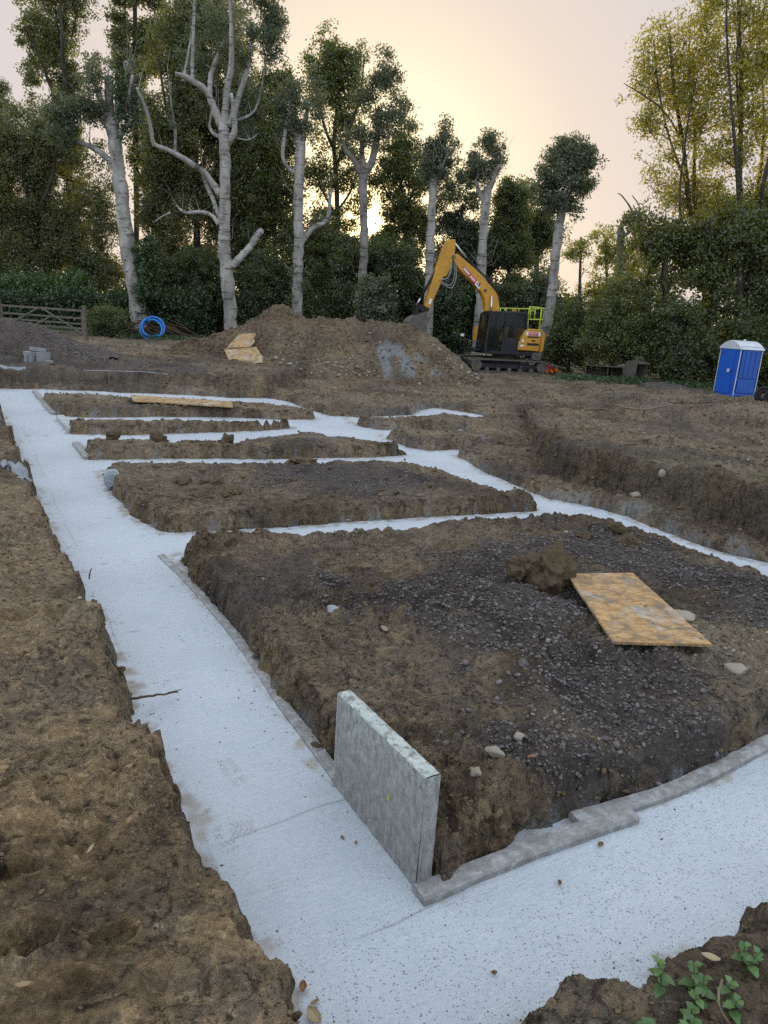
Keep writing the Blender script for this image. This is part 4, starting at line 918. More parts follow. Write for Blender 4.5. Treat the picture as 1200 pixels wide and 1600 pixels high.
def drain_roll(px, py, z, rad, label):
    p = onz(px, py, z); root = empty('drain_pipe_coil', (p[0], p[1], gz(p[0], p[1])+rad), (R(82), 0, R(-28))); tag(root, label, 'pipe coil', 'black drain pipe coils at the right edge')
    m = MB()
    for k in range(3):
        for q in range(2):
            n = 40; rr = rad-.06-q*.11; m.tube([(math.cos(i/n*6.2832)*rr, math.sin(i/n*6.2832)*rr, -.12+k*.12) for i in range(n+1)], [.058+.006*(i % 2) for i in range(n+1)], 8)
    m.build('pipe', 'rubber', root)
drain_roll(1192, 628, .3, .33, 'left of two black drain pipe coils standing at the right edge')
drain_roll(1207, 632, .3, .33, 'right of two black drain pipe coils standing at the right edge')

def gate():
    a = onY(2, 498, 36.4); b = onY(131, 525, 35.4); za = gz(a[0], a[1]); zb = gz(b[0], b[1]); zz = min(za, zb)
    a = Vector((a[0], a[1], zz)); b = Vector((b[0], b[1], zz)); L = (b-a).length; ang = math.atan2(b.y-a.y, b.x-a.x)
    root = empty('field_gate', a, (0, 0, ang)); tag(root, 'weathered five bar timber field gate in front of the dark hedge', 'gate')
    for x, h in ((-.08, 1.5), (L+.08, 1.45)): MB().box((x, 0, h/2-.1), (.16, .16, h+.2)).build('post', 'gate_wood', root, bev=.02)
    for k, h in enumerate((.16, .36, .58, .84, 1.20)): MB().box((L/2, 0, h), (L-.04, .035, .085 if k < 4 else .10)).build('rail', 'gate_wood', root, bev=.008)
    for p, q in (((.06, .12), (L*.47, 1.2)), ((L*.52, 1.2), (L-.06, .14)), ((L*.30, .12), (L*.62, .84))): MB().bar((p[0], -.04, p[1]), (q[0], -.04, q[1]), .03, .075).build('brace', 'gate_wood', root, bev=.006)
    for x in (.05, L-.05): MB().box((x, .0, .68), (.08, .05, 1.16)).build('stile', 'gate_wood', root, bev=.006)
gate()

def brush_pile():
    r = random.Random(11); p = onY(232, 520, 39.4); m = MB(); z = gz(p[0], p[1])
    for i in range(90):
        sd = -1 if i < 45 else 1; x = p[0]+sd*r.uniform(.3, 1.9); a = r.uniform(.1, .75); L = r.uniform(.7, 2.1)
        q0 = Vector((x+sd*L*.5*math.cos(a), p[1]+r.uniform(-.5, .9), z+r.uniform(0, .15))); q1 = q0+Vector((-sd*L*math.cos(a), r.uniform(-.4, .4), L*math.sin(a)*.8))
        mid = q0.lerp(q1, .5)+Vector((r.uniform(-.1, .1), r.uniform(-.1, .1), r.uniform(-.1, .1))); s = r.uniform(.015, .06)
        m.tube([q0, mid, q1], [s, s*.8, s*.5], 6)
    tag(m.build('brushwood', 'twig', smooth=True), 'pile of cut branches stacked behind the blue pipe coil', 'brushwood', kind='stuff')
brush_pile()

# ------------------------------------------------------------------ portable toilet
def toilet():
    c = onz(1145, 617, .24); za = gz(c[0], c[1]); va = math.atan2(-c[1], -c[0])   # towards the camera
    root = empty('portable_toilet', (c[0], c[1], za-.03), (0, 0, va+R(-46)))      # +X = front (door side) normal
    tag(root, 'bright blue portable toilet with a white domed roof beside the hedge', 'portable toilet')
    w, h = 1.1, 1.98                       # local: corner at origin; body spans x -w..0, y 0..-w  (front face x=0, visible side y=0)
    body = MB(); body.box((-w/2, -w/2, h/2+.04), (w-.06, w-.06, h-.04)); body.build('body', 'toilet_blue_side', root)
    MB().box((-w/2, -w/2, .05), (w+.02, w+.02, .10)).build('base', 'toilet_blue', root, bev=.02)
    n = 14; arch = [(-w+.06+(w-.12)*i/n, h-.12+.22*math.sin(math.pi*i/n)) for i in range(n+1)]
    fr = MB(); V = [(0, -.06, .10), (0, -w+.06, .10)]+[(0, y, z) for y, z in arch]
    V2 = [(x-.04, y, z) for x, y, z in V]; k = len(V)
    fr.add([(x+.012, y, z) for x, y, z in V]+V2, [tuple(range(k)), tuple(range(k, 2*k))[::-1]]+[(i, (i+1) % k, k+(i+1) % k, k+i) for i in range(k)])
    fr.build('front_panel', 'toilet_blue', root)
    da = [(-w+.13+(w-.36)*i/n, h-.20+.19*math.sin(math.pi*(.12+.76*i/n))) for i in range(n+1)]
    V = [(.035, -.25, .13), (.035, -w+.13, .13)]+[(.035, y, z) for y, z in da]
    k = len(V); d = MB(); d.add(V+[(x-.028, y, z) for x, y, z in V], [tuple(range(k)), tuple(range(k, 2*k))[::-1]]+[(i, (i+1) % k, k+(i+1) % k, k+i) for i in range(k)])
    door = d.build('door', 'toilet_blue', root, bev=.012)
    MB().box((.038, -.46, 1.02), (.008, .14, .12)).build('sign', 'sign_white', door)
    for dy in (-.035, .035): MB().box((.0445, -.46+dy, 1.01), (.003, .026, .05)).box((.0445, -.46+dy, 1.043), (.003, .018, .018)).build('symbol', 'toilet_blue', door)
    MB().box((.045, -.30, 1.0), (.03, .03, .12)).build('handle', 'digger_black', door, bev=.006)
    for z0, z1 in ((.16, .66), (.74, 1.88)):                        # side panel insets and ribs
        p = MB(); p.box((-w/2, .0, (z0+z1)/2), (w-.22, .025, z1-z0)); p.build('side_panel', 'toilet_blue_side', root, bev=.01)
    rb = MB()
    for x in (-.30, -.55, -.80): rb.box((x, .02, 1.3), (.025, .02, 1.05))
    rb.build('side_rib', 'toilet_blue_side', root)
    for x, y in ((-.005, -.005), (-w+.005, -.005), (-.005, -w+.005), (-w+.005, -w+.005)): MB().box((x, y, h/2+.03), (.034, .034, h-.03)).build('corner_post', 'toilet_white', root, bev=.012)
    m = MB(); V = []; F = []; nx = 4; pr = [(-w-.05, h-.10), (-w-.03, h-.05)]+[(-w-.03+(w+.06)*i/n, h-.06+.30*math.sin(math.pi*i/n)**.85) for i in range(1, n)]+[(.03, h-.05), (.05, h-.10)]
    for i, x in enumerate((.05, .02, -w-.02, -w-.05)):
        q = 1 if i in (1, 2) else .97
        V += [(x, y, h-.1+(z-h+.1)*q) for y, z in pr]
    k = len(pr)
    for i in range(3): F += [(i*k+j, i*k+j+1, (i+1)*k+j+1, (i+1)*k+j) for j in range(k-1)]
    F += [tuple(range(k)), tuple(range(3*k, 4*k))[::-1]]
    m.add(V, F); roof = m.build('roof', 'toilet_white', root, False)
    MB().cyl((-w*.75, -w*.7, h+.05), (-w*.75, -w*.7, h+.30), .05, 12).build('vent_pipe', 'toilet_white', root, True)
toilet()

# ------------------------------------------------------------------ digger buckets lying on the ground
def spare_bucket(px, py, w, d, h, rot, tilt, label, teeth=0):
    p = onz(px, py, .27); root = empty('digger_bucket', (p[0], p[1], gz(p[0], p[1])-.03), (R(tilt), 0, R(rot))); tag(root, label, 'digger bucket', 'spare digger buckets by the hedge')
    n = 12; prof = [(0, .02), (d*.25, 0), (d*.55, .02), (d*.82, .12*h), (d*.98, .38*h), (d, .62*h), (d*.86, .84*h), (d*.55, .97*h), (d*.15, h)]
    th = .03; inner = [(x*.96+.0, z+(th if z < h*.5 else -th)) for x, z in prof]
    m = MB(); k = len(prof); V = [(-w/2, y, z) for y, z in prof]+[(w/2, y, z) for y, z in prof]+[(-w/2, y-.0, z) for y, z in inner]+[(w/2, y, z) for y, z in inner]
    F = [(i, i+1, k+i+1, k+i) for i in range(k-1)]+[(2*k+i, 3*k+i, 3*k+i+1, 2*k+i+1) for i in range(k-1)]
    m.add(V, F); m.build('shell', 'digger_steel', root, False)
    for sx in (-1, 1):
        q = prof+[(0, h*.5)]; kk = len(q); e = MB(); x0, x1 = sx*w/2, sx*(w/2+.03)
        e.add([(x0, y, z) for y, z in q]+[(x1, y, z) for y, z in q], [tuple(range(kk)), tuple(range(kk, 2*kk))[::-1]]+[(i, (i+1) % kk, kk+(i+1) % kk, kk+i) for i in range(kk)])
        e.build('side_plate', 'digger_steel', root)
    for sx in (-.14, .14): MB().prism([(sx-.03, h), (sx+.03, h), (sx+.03, h+.16), (sx-.03, h+.16)], d*.35, d*.62).build('lug', 'digger_steel', root)
    MB().box((0, .02, h-.01), (w+.04, .10, .05)).build('lip', 'digger_steel', root)
    if not teeth: MB().box((0, d*.5, h*.5), (.03, d*.9, h*.9)).build('rib', 'digger_steel', root)
    for i in range(teeth): MB().box((-w/2+w*(i+.5)/teeth, -.08, .02), (w/teeth*.5, .2, .05)).build('tooth', 'digger_steel', root)
spare_bucket(948, 592, 1.95, .75, .68, -10, 0, 'wide ditching bucket lying open on the ground by the hedge')
spare_bucket(995, 597, .62, .8, .95, 30, 18, 'narrow toothed digger bucket tipped up beside the wide one', 4)

# ------------------------------------------------------------------ tracked excavator
EX = np.array([5.75, 35.6]); TH = R(18)
def L2(px, py, yo):                       # pixel -> (s, z) on the machine's vertical plane at sideways offset yo
    Fd = np.array([-math.cos(TH), -math.sin(TH)]); Ld = np.array([math.sin(TH), -math.cos(TH)]); o = EX+Ld*yo; d = ray(px, py)
    t, s = np.linalg.solve(np.array([[d[0], -Fd[0]], [d[1], -Fd[1]]]), o); return (s, CAMZ+t*d[2]-.2)
def excavator():
    root = empty('excavator', (EX[0], EX[1], .2), (0, 0, math.pi+TH)); tag(root, 'yellow and black tracked excavator with its arm reaching over the soil heap', 'excavator')
    # tracks: rounded loops with grouser plates, sprocket and idler inside
    for y in (1.0, -.85):
        s0, s1, r = -1.0, 2.35, .30; tr = MB(); n = 10
        loop = [(s1+r*math.sin(a), .33+r*math.cos(a)) for a in np.linspace(0, math.pi, n)]+[(s0-r*math.sin(a), .33-r*math.cos(a)) for a in np.linspace(0, math.pi, n)]
        inn = [(s1+(r-.06)*math.sin(a), .33+(r-.06)*math.cos(a)) for a in np.linspace(0, math.pi, n)]+[(s0-(r-.06)*math.sin(a), .33-(r-.06)*math.cos(a)) for a in np.linspace(0, math.pi, n)]
        k = len(loop); V = []
        for q, yy in ((loop, y-.25), (loop, y+.25), (inn, y-.25), (inn, y+.25)): V += [(a, yy, b) for a, b in q]
        F = []
        for i in range(k):
            j = (i+1) % k; F += [(i, j, k+j, k+i), (2*k+i, 3*k+i, 3*k+j, 2*k+j), (i, 2*k+i, 2*k+j, j), (k+i, k+j, 3*k+j, 3*k+i)]
        tr.add(V, F)
        Ls = s1-s0; m = 20
        for i in range(m):
            x = s0+Ls*(i+.5)/m
            for z in (.645, .015): tr.box((x, y, z), (.05, .5, .05))
        for a in np.linspace(.3, math.pi-.3, 5):
            for sg, cx in ((1, s1), (-1, s0)): tr.box((cx+sg*.315*math.sin(a), y, .33+.315*math.cos(a)), (.05, .5, .05), Matrix.Rotation(sg*a, 3, 'Y'))
        t = tr.build('track', 'digger_steel', root)
        f = MB(); f.prism([(s0, .22), (s1, .22), (s1-.1, .42), (s0+.1, .42)], y-.14, y+.14); f.build('track_frame', 'digger_black', t)
        for x in (s0, s1): MB().cyl((x, y-.2, .33), (x, y+.2, .33), .235, 20).build('sprocket', 'digger_steel', t, False)
        for i in range(5): MB().cyl((s0+.5+i*.58, y-.18, .16), (s0+.5+i*.58, y+.18, .16), .10, 12).build('roller', 'digger_steel', t, False)
        if y > 0: MB().cyl((.1, y+.24, .33), (.1, y+.26, .33), .04, 8).build('bolt', 'digger_steel', t)
    MB().box((.65, .08, .50), (1.5, 1.3, .32)).build('undercarriage', 'digger_black', root, bev=.03)
    MB().cyl((.5, .08, .6), (.5, .08, .84), .55, 24).build('slew_ring', 'digger_steel', root)
    # blade at the front
    MB().box((2.85, .08, .35), (.10, 2.3, .42)).build('dozer_blade', 'digger_black', root, bev=.02)
    # superstructure
    MB().prism([(-.95, .84), (1.75, .84), (1.75, 1.0), (-1.0, 1.06)], -1.05, 1.15).build('deck', 'digger_black', root, bev=.02)
    # engine cover panels (near side) traced on the near plane
    pan = [L2(x, y, 1.2) for x, y in ((808.5, 547), (842, 549.5), (847, 515), (823, 513.5), (809.5, 534))]
    MB().prism(pan, -1.08, 1.2).build('engine_cover', 'digger_yellow', root, bev=.035)
    cw = [L2(x, y, 1.1) for x, y in ((842, 549), (846.5, 555), (849.5, 518), (847, 515))]
    MB().prism([(-.86, 1.0), (-1.05, 1.08), (-1.08, 1.9), (-.84, 2.05)], -1.0, 1.12).build('counterweight', 'digger_yellow', root, bev=.05)
    MB().prism([(-.9, .70), (-.45, .70), (-.45, 1.0), (-.95, 1.04)], .45, 1.2).build('rear_skirt', 'digger_steel', root)
    def decal(px4, yo, mat, name, par=root, lift=.006):
        P = [L2(x, y, yo) for x, y in px4]; V = [(s, yo+lift, z) for s, z in P]+[(s, yo, z) for s, z in P]; n = len(P)
        return MB().add(V, [tuple(range(n)), tuple(range(n, 2*n))[::-1]]+[(i, (i+1) % n, n+(i+1) % n, n+i) for i in range(n)]).build(name, mat, par)
    decal([(822.5, 518.3), (844.8, 519.3), (844.3, 525.3), (822, 523.8)], 1.205, 'sign_white', 'cover_sign')
    decal([(826, 519), (841.5, 519.8), (841, 524.6), (825.5, 523.6)], 1.213, 'sign_red', 'cover_sign')
    lt = MB()
    for i in range(9):
        a = L2(827.3+i*1.45, 521.3+i*.07, 1.222); lt.box((a[0], 1.222, a[1]), (.028, .004, .05))
    lt.build('lettering', 'sign_white', root)
    for (x0, y0, x1, y1, nm) in ((824.5, 525.5, 842, 527.6, 'vent_slot'), (830.5, 531, 836.5, 533.3, 'model_plate'), (823.5, 536, 842, 539.5, 'vent_slot')):
        decal([(x0, y0), (x1, y0+.8), (x1, y1+.8), (x0, y1)], 1.205, 'digger_black', nm)
    decal([(813, 536.5), (818.5, 536.5), (818, 541.5), (812.5, 541.5)], 1.205, 'sign_white', 'warning_label')
    decal([(813.4, 536.6), (818.3, 536.6), (818.2, 538), (813.2, 538)], 1.213, 'digger_black', 'warning_label')
    decal([(816.5, 529.5), (818.5, 529.8), (818.8, 534.5), (815.3, 534.2)], 1.205, 'sign_white', 'warning_label')
    MB().tube([(-.05, .5, 2.05), (-.05, .5, 2.22), (-.62, .5, 2.22), (-.62, .5, 2.05)], .035, 8).build('hand_rail', 'digger_black', root, True)
    MB().box((-.32, .55, 2.10), (.42, .3, .14)).build('intake', 'digger_black', root, bev=.03)
    # cab: pillars, glass, door, roof, seat
    cab = empty('cab', (0, 0, 0)); cab.parent = root
    y0, y1 = .18, 1.16
    prof = [L2(x, y, y1) for x, y in ((771, 553), (757.5, 551), (759, 536), (766, 491), (771, 488.2), (791, 487), (822, 490), (822.5, 517), (808, 537), (806.5, 553))]
    sill = L2(780, 549, y1)[1]; m = MB()
    ring = [prof[1], prof[2], prof[3], prof[4], prof[6], prof[7], prof[8], prof[9]]
    for yy in (y0, y1):
        for a, b in zip(ring, ring[1:]+ring[:1]):
            m.bar((a[0], yy, a[1]), (b[0], yy, b[1]), .075, .085)
    for a in ring: m.bar((a[0], y0, a[1]), (a[0], y1, a[1]), .085, .085)
    bp = L2(783, 552, y1), L2(793, 489, y1); bw = .13
    for yy in (y1, y0): m.bar((bp[0][0], yy+.004, bp[0][1]), (bp[1][0], yy+.004, bp[1][1]), .06, bw)
    m.build('frame', 'digger_black', cab, bev=.012)
    low = [L2(x, y, y1) for x, y in ((782.5, 551.5), (785.5, 527), (811, 530), (808.5, 537), (806.5, 553))]
    MB().prism(low, y1-.03, y1+.012).build('door_panel', 'digger_black', cab, bev=.012)
    MB().prism([ring[0], ring[-1], (ring[-1][0], ring[-1][1]+.22), (ring[0][0], ring[0][1]+.22)], y0, y1-.05).build('floor', 'digger_black', cab)
    rf = [ring[3], ring[4], (ring[4][0], ring[4][1]+.07), (ring[3][0]-.05, ring[3][1]+.07)]
    MB().prism(rf, y0-.03, y1+.03).build('roof', 'digger_black', cab, bev=.03)
    def pane(P, yy): return MB().add([(s, yy, z) for s, z in P], [tuple(range(len(P)))]).build('window', 'cab_glass', cab)
    for yy in (y0, y1-.02):
        pane([ring[0], ring[1], ring[2], ring[3], bp[1], bp[0]], yy)
        pane([bp[0], bp[1], ring[4], ring[5], ring[6], ring[7]], yy)
    for a, b in ((ring[0], ring[1]), (ring[1], ring[2]), (ring[4], ring[5])):
        MB().add([(a[0], y0, a[1]), (b[0], y0, b[1]), (b[0], y1, b[1]), (a[0], y1, a[1])], [(0, 1, 2, 3)]).build('window', 'cab_glass', cab)
    sx = (bp[0][0]+ring[7][0])/2
    st = MB(); st.box((sx, .66, 1.34), (.5, .5, .14)); st.box((sx-.25, .66, 1.75), (.14, .46, .75), Matrix.Rotation(R(-10), 3, 'Y')); st.box((sx-.30, .66, 2.2), (.1, .28, .2)); st.build('seat', 'seat_dark', cab, bev=.04)
    stf = MB(); stf.box((sx+.65, .66, 1.5), (.15, .5, .5), Matrix.Rotation(R(20), 3, 'Y')); stf.cyl((sx+.5, .45, 1.2), (sx+.45, .45, 1.75), .02, 6); stf.cyl((sx+.5, .9, 1.2), (sx+.45, .9, 1.75), .02, 6); stf.build('console', 'seat_dark', cab)
    for dx in (.25, .75): MB().box((ring[4][0]+dx, .5, ring[4][1]+.12), (.07, .16, .08)).build('work_light', 'sign_white', cab, bev=.01)
    be = L2(805.5, 486.5, .7); MB().cyl((be[0], .7, be[1]-.06), (be[0], .7, be[1]+.10), .055, 12).build('beacon', 'orange_net', cab, True)
    # front catwalk with handrail and mirror
    a, b = L2(732, 551, .4), L2(757, 552, .4)
    MB().box(((a[0]+b[0])/2, .1, 1.0), (abs(a[0]-b[0]), 1.5, .12)).build('front_step', 'digger_black', root, bev=.02)
    hr = MB(); c1, c2 = L2(733, 532, .6), L2(748, 532, .6)
    for y in (.6, -.45): hr.tube([(c1[0], y, 1.05), (c1[0], y, c1[1]), (c2[0], y, c2[1]), (c2[0], y, 1.05)], .02, 6)
    hr.build('front_rail', 'digger_steel', root, True)
    mi = L2(722.5, 523.5, -.9); w = MB(); w.tube([(c1[0]-.2, -.5, 1.1), (mi[0]-.15, -.85, mi[1]-.1), (mi[0], -.9, mi[1])], .015, 6); w.build('mirror_arm', 'digger_black', root)
    MB().box((mi[0], -.9, mi[1]), (.06, .22, .13), Matrix.Rotation(R(25), 3, 'Z')).build('mirror', 'sign_white', root, bev=.03)
    # boom
    yb = -.12
    outer = [(713, 397), (719, 402), (726, 408), (734, 415), (743, 423), (751, 431), (759, 441), (766, 448), (772, 456), (776, 464), (777.8, 475), (778, 488), (777, 520), (776, 546)]
    inner = [(748, 546), (753, 520), (755.5, 498), (756.5, 482), (755, 468), (750, 457), (743, 448), (733, 438), (722, 428), (714, 419), (708.5, 411), (705.5, 404), (707, 398)]
    bo = [L2(x, y, yb) for x, y in outer+inner]
    boom = MB().prism(bo[::-1], yb-.19, yb+.19).build('boom', 'digger_yellow', root, bev=.03)
    for side in (yb+.195,):
        sg = [(722.6, 417.2), (725.6, 414.6), (752.4, 443.5), (749.6, 453)]
        decal([(721.8, 419.5), (725.2, 415.2), (745, 438.2), (741.4, 443.8)], side, 'sign_red', 'boom_sign', boom)
        decal([(741.8, 444), (745.4, 438.4), (751.3, 444.6), (748.2, 452.2)], side, 'sign_white', 'boom_sign', boom)
        lt = MB()
        for i in range(12):
            if i == 6: continue
            u = (i+.9)/13; px, py = 723.9+(743.0-723.9)*u, 418.0+(440.6-418.0)*u; a = L2(px, py, side+.01); lt.box((a[0], side+.010, a[1]), (.05, .004, .10), Matrix.Rotation(R(-49), 3, 'Y'))
        lt.build('lettering', 'sign_white', boom)
        e1 = MB()
        for px, py, s1, s2 in ((746.0, 443.4, .10, .05), (748.6, 446.5, .06, .12)): a = L2(px, py, side+.011); e1.box((a[0], side+.011, a[1]), (s1, .004, s2), Matrix.Rotation(R(-49), 3, 'Y'))
        e1.build('emblem', 'digger_black', boom); e2 = MB(); a = L2(749.5, 443.6, side+.012); e2.box((a[0], side+.012, a[1]), (.10, .004, .10)); e2.build('emblem', 'sign_red', boom)
    q = L2(755.5, 454, yb); MB().cyl((q[0], yb+.19, q[1]), (q[0], yb+.235, q[1]), .07, 14).build('pivot_pin', 'digger_steel', boom)
    MB().prism([L2(x, y, yb) for x, y in ((742, 533), (750, 533), (751, 510), (745, 510))], yb-.3, yb+.1).build('boom_foot', 'digger_yellow', root, bev=.03)
    def ram(a, b, yo, f, r, name, par=root):
        A, B = L2(*a, yo), L2(*b, yo); A = Vector((A[0], yo, A[1])); B = Vector((B[0], yo, B[1])); M = A.lerp(B, f)
        c = MB().cyl(A, M, r, 12).build(name, 'digger_black', par, True); MB().cyl(M, B, r*.55, 10).build('rod', 'chrome', c, True); return c
    ram((751.5, 546), (755, 479), yb-.28, .55, .07, 'boom_cylinder'); ram((765, 546), (768.3, 463), yb+.26, .62, .07, 'boom_cylinder')
    ram((764, 448), (708.5, 377), yb, .62, .065, 'arm_cylinder')
    hs = MB(); P = [L2(x, y, yb+.15) for x, y in ((727, 404), (740, 415), (752, 427), (763, 438), (772, 450), (777, 462), (779, 480), (778, 505))]; hs.tube(catmull([(s, yb+.14, z+.05) for s, z in P]), .022, 6); hs.tube(catmull([(s, yb-.06, z+.07) for s, z in P]), .022, 6); hs.build('hose', 'rubber', root, True)
    # dipper arm
    sp = [(697, 375.8), (702, 374.8), (709.8, 374.2), (710, 384), (709, 395), (705.5, 408), (701.4, 421), (696, 431.5), (690.5, 433), (688.5, 440), (678, 463), (667.8, 487.4), (661.8, 482), (671, 448), (679.4, 421.4), (681.5, 416.5), (685.5, 406), (689.8, 392)]
    arm = MB().prism([L2(x, y, yb) for x, y in sp][::-1], yb-.15, yb+.15).build('dipper_arm', 'digger_yellow', root, bev=.025)
    decal([(672, 466), (675.4, 467.6), (672.5, 476), (669.4, 474.2)], yb+.155, 'sign_white', 'arm_label', arm)
    q = L2(706.5, 402, yb); MB().cyl((q[0], yb-.21, q[1]), (q[0], yb+.21, q[1]), .09, 14).build('pivot_pin', 'digger_steel', arm)
    ram((681, 422), (651, 476.5), yb, .78, .065, 'bucket_cylinder')
    for k, path in enumerate((((705, 408), (703.5, 425), (695, 436), (688, 434)), ((708, 410), (708, 432), (701, 446), (688, 440)), ((709.5, 408), (710, 434), (704, 449), (697, 449), (688, 443)), ((703, 408), (698, 432), (690, 437), (684, 437)))):
        MB().tube(catmull([(L2(x, y, yb)[0], yb+.10+.05*k, L2(x, y, yb)[1]) for x, y in path], 8), .022, 6).build('hose', 'hose_grey', root, True)
    lk = MB()
    for a, b in (((650, 476), (662, 488)), ((650, 476), (648, 492)), ((655, 477), (668, 484)), ((662, 488), (648, 493))):
        A, B = L2(*a, yb), L2(*b, yb)
        for y in (yb-.19, yb+.19): lk.bar((A[0], y, A[1]), (B[0], y, B[1]), .05, .14)
    lk.build('linkage', 'digger_black', root, bev=.01)
    bk = [L2(x, y, yb) for x, y in ((662, 487), (648, 492), (640, 496), (634, 503), (634, 513), (640, 520), (652, 523), (662, 522))]
    inner = [L2(x, y, yb) for x, y in ((661, 490), (649, 495), (642, 498), (637, 504), (637, 512), (642, 517), (652, 519.5), (662, 519))]
    m = MB(); k = len(bk)
    for yy in (yb-.42, yb+.42): m.v += []
    V = []
    for q, yy in ((bk, yb-.42), (bk, yb+.42), (inner, yb-.42), (inner, yb+.42)): V += [(s, yy, z) for s, z in q]
    F = []
    for i in range(k-1): F += [(i, i+1, k+i+1, k+i), (2*k+i, 3*k+i, 3*k+i+1, 2*k+i+1), (i, 2*k+i, 2*k+i+1, i+1), (k+i, k+i+1, 3*k+i+1, 3*k+i)]
    m.add(V, F)
    for yy in (yb-.42, yb+.42): m.add([(s, yy+(.02 if yy > yb else -.02), z) for s, z in bk], [tuple(range(k))])
    bucket = m.build('bucket', 'digger_steel', root)
    A = L2(662, 521, yb)
    for i in range(4): MB().bar((A[0]+.02, yb-.36+i*.24, A[1]), (A[0]-.25, yb-.36+i*.24, A[1]-.02), .1, .06).build('tooth', 'digger_steel', bucket)
    # high-visibility guard rails on the roof and engine cover
    g = MB(); y = 1.12
    def gp(x, yy, yo=y): s, z = L2(x, yy, yo); return (s, yo, z)
    rl = .024
    g.tube([gp(777, 481.2, .5), gp(812, 482.2, .8), gp(826, 482.6)], rl, 6)
    for x in (782, 791, 801, 811): g.tube([gp(x, 481.8, .6), gp(x-.6, 488, .6)], rl, 6)
    g.tube([gp(825, 500), gp(827.5, 479.2), gp(840, 480.6), gp(850.5, 482.5)], rl*1.3, 6)
    g.tube([gp(825, 482.6), gp(850.5, 482.5)], rl, 6); g.tube([gp(825, 499), gp(848, 499.3)], rl*1.3, 6)
    g.tube([gp(846.5, 482.5), gp(842, 515)], rl*1.3, 6); g.tube([gp(829, 482), gp(828, 499)], rl, 6); g.tube([gp(836.5, 482), gp(835, 499)], rl, 6)
    g.tube([gp(827.5, 480, -.8), gp(850, 481.5, -.8), gp(846, 514, -.8)], rl, 6); g.tube([gp(850.5, 482.5), gp(850, 481.5, -.8)], rl, 6)
    g.tube([gp(829, 485.5), gp(836.5, 486)], rl, 6); g.tube([gp(825, 500), gp(824.6, 514)], rl, 6)
    g.build('guard_rail', 'hi_vis', root, True)
excavator()

def red_board():
    a, b = onY(843, 567, 37.2), onY(860, 577, 36.6); m = MB().bar(a, b, .05, .28); o = m.build('barrier_board', 'sign_red', bev=.01); tag(o, 'red barrier board propped behind the excavator track', 'barrier board')
    r = random.Random(4); n = MB()
    for i in range(16):
        p = onz(846+i*1.6+r.uniform(-1, 1), 579+r.uniform(-2.5, 2.5), .25); q = onz(852+i*1.6+r.uniform(-1, 3), 580+r.uniform(-3, 3), .25+r.uniform(0, .12)); n.tube([p, (p+q)/2+np.array([0, 0, r.uniform(.05, .16)]), q], .025, 5)
    tag(n.build('barrier_netting', 'orange_net'), 'crumpled orange barrier netting on the ground behind the excavator', 'netting')
red_board()

# ------------------------------------------------------------------ trees, bushes, hedges
GS = 'dense trees and bushes at the right'
GP, GB, GA = 'pollarded pale poplars in a row', 'tall trees behind the poplars', 'yellowing ash trees at the right'
def leaf_cloud(name, C, CRad, n_per, L, W, mat, parent, seed, tint_bias=0., squash=.8, ctint=None):
    r = np.random.default_rng(seed); C = np.asarray(C); n = len(C)
    k = np.maximum(3, (n_per*r.uniform(.5, 1.5, n)).astype(int)); idx = np.repeat(np.arange(n), k); m = len(idx)
    off = r.normal(size=(m, 3)); off /= np.linalg.norm(off, axis=1)[:, None]; off *= (r.uniform(0, 1, m)**.5)[:, None]*CRad[idx][:, None]; off[:, 2] *= squash
    P = C[idx]+off
    d = r.normal(size=(m, 3)); d[:, 2] -= .25; d /= np.linalg.norm(d, axis=1)[:, None]
    t = r.normal(size=(m, 3)); w = np.cross(d, t); w /= np.linalg.norm(w, axis=1)[:, None]+1e-9; u = np.cross(d, w)
    s = r.uniform(.65, 1.25, m)[:, None]; l = L*s; ww = W*s
    V = np.stack([P-d*l/2, P+w*ww/2-d*l*.08+u*ww*.15, P+d*l/2, P-w*ww/2-d*l*.08+u*ww*.15], 1).reshape(-1, 3)
    F = np.arange(m*4).reshape(-1, 4)
    ct = r.beta(2, 2, n) if ctint is None else ctint
    tint = np.clip(.55*ct[idx]+.45*r.uniform(0, 1, m)+tint_bias, 0, 1)
    me = fast_mesh(name, V, F, None, {'tint': tint}); return link(name, me, mat, parent)
def sample_blobs(blobs, Y, seed, depth=.75, gap=.0, dm=1.5):
    r = np.random.default_rng(seed); out = []; rad = []
    sc = Y/F_PX*1.03
    for b in blobs:
        cx, cy, rx, ry, dens = b[:5]; dY = b[5] if len(b) > 5 else 0
        c = onY(cx, cy, Y+dY); a, h = rx*sc, ry*sc; dp = max(.6, min(depth*a, 4.5))
        n = max(4, int(dens*dm*math.pi*a*h)); q = r.normal(size=(n, 3)); q /= np.linalg.norm(q, axis=1)[:, None]; q *= (r.uniform(0, 1, n)**.42*np.where(r.uniform(0, 1, n) < .12, r.uniform(1.05, 1.28, n), 1))[:, None]
        p = c+q*[a, dp, h]
        if gap:
            f = noise3(p[:, 0]*.75+seed, p[:, 1]*.75, p[:, 2]*.75, seed)+.5*noise3(p[:, 0]*1.9, p[:, 1]*1.9+seed, p[:, 2]*1.9, seed+1); p = p[f > gap-.55]
        out.append(p)
    P = np.concatenate(out); D = P-np.array([0, 0, CAMZ]); D /= np.linalg.norm(D, axis=1)[:, None]
    return P[(D @ np.array(sdir) < np.cos(np.radians(r.uniform(.75, 1.75, len(P))))) | (P[:, 1] < 43)]
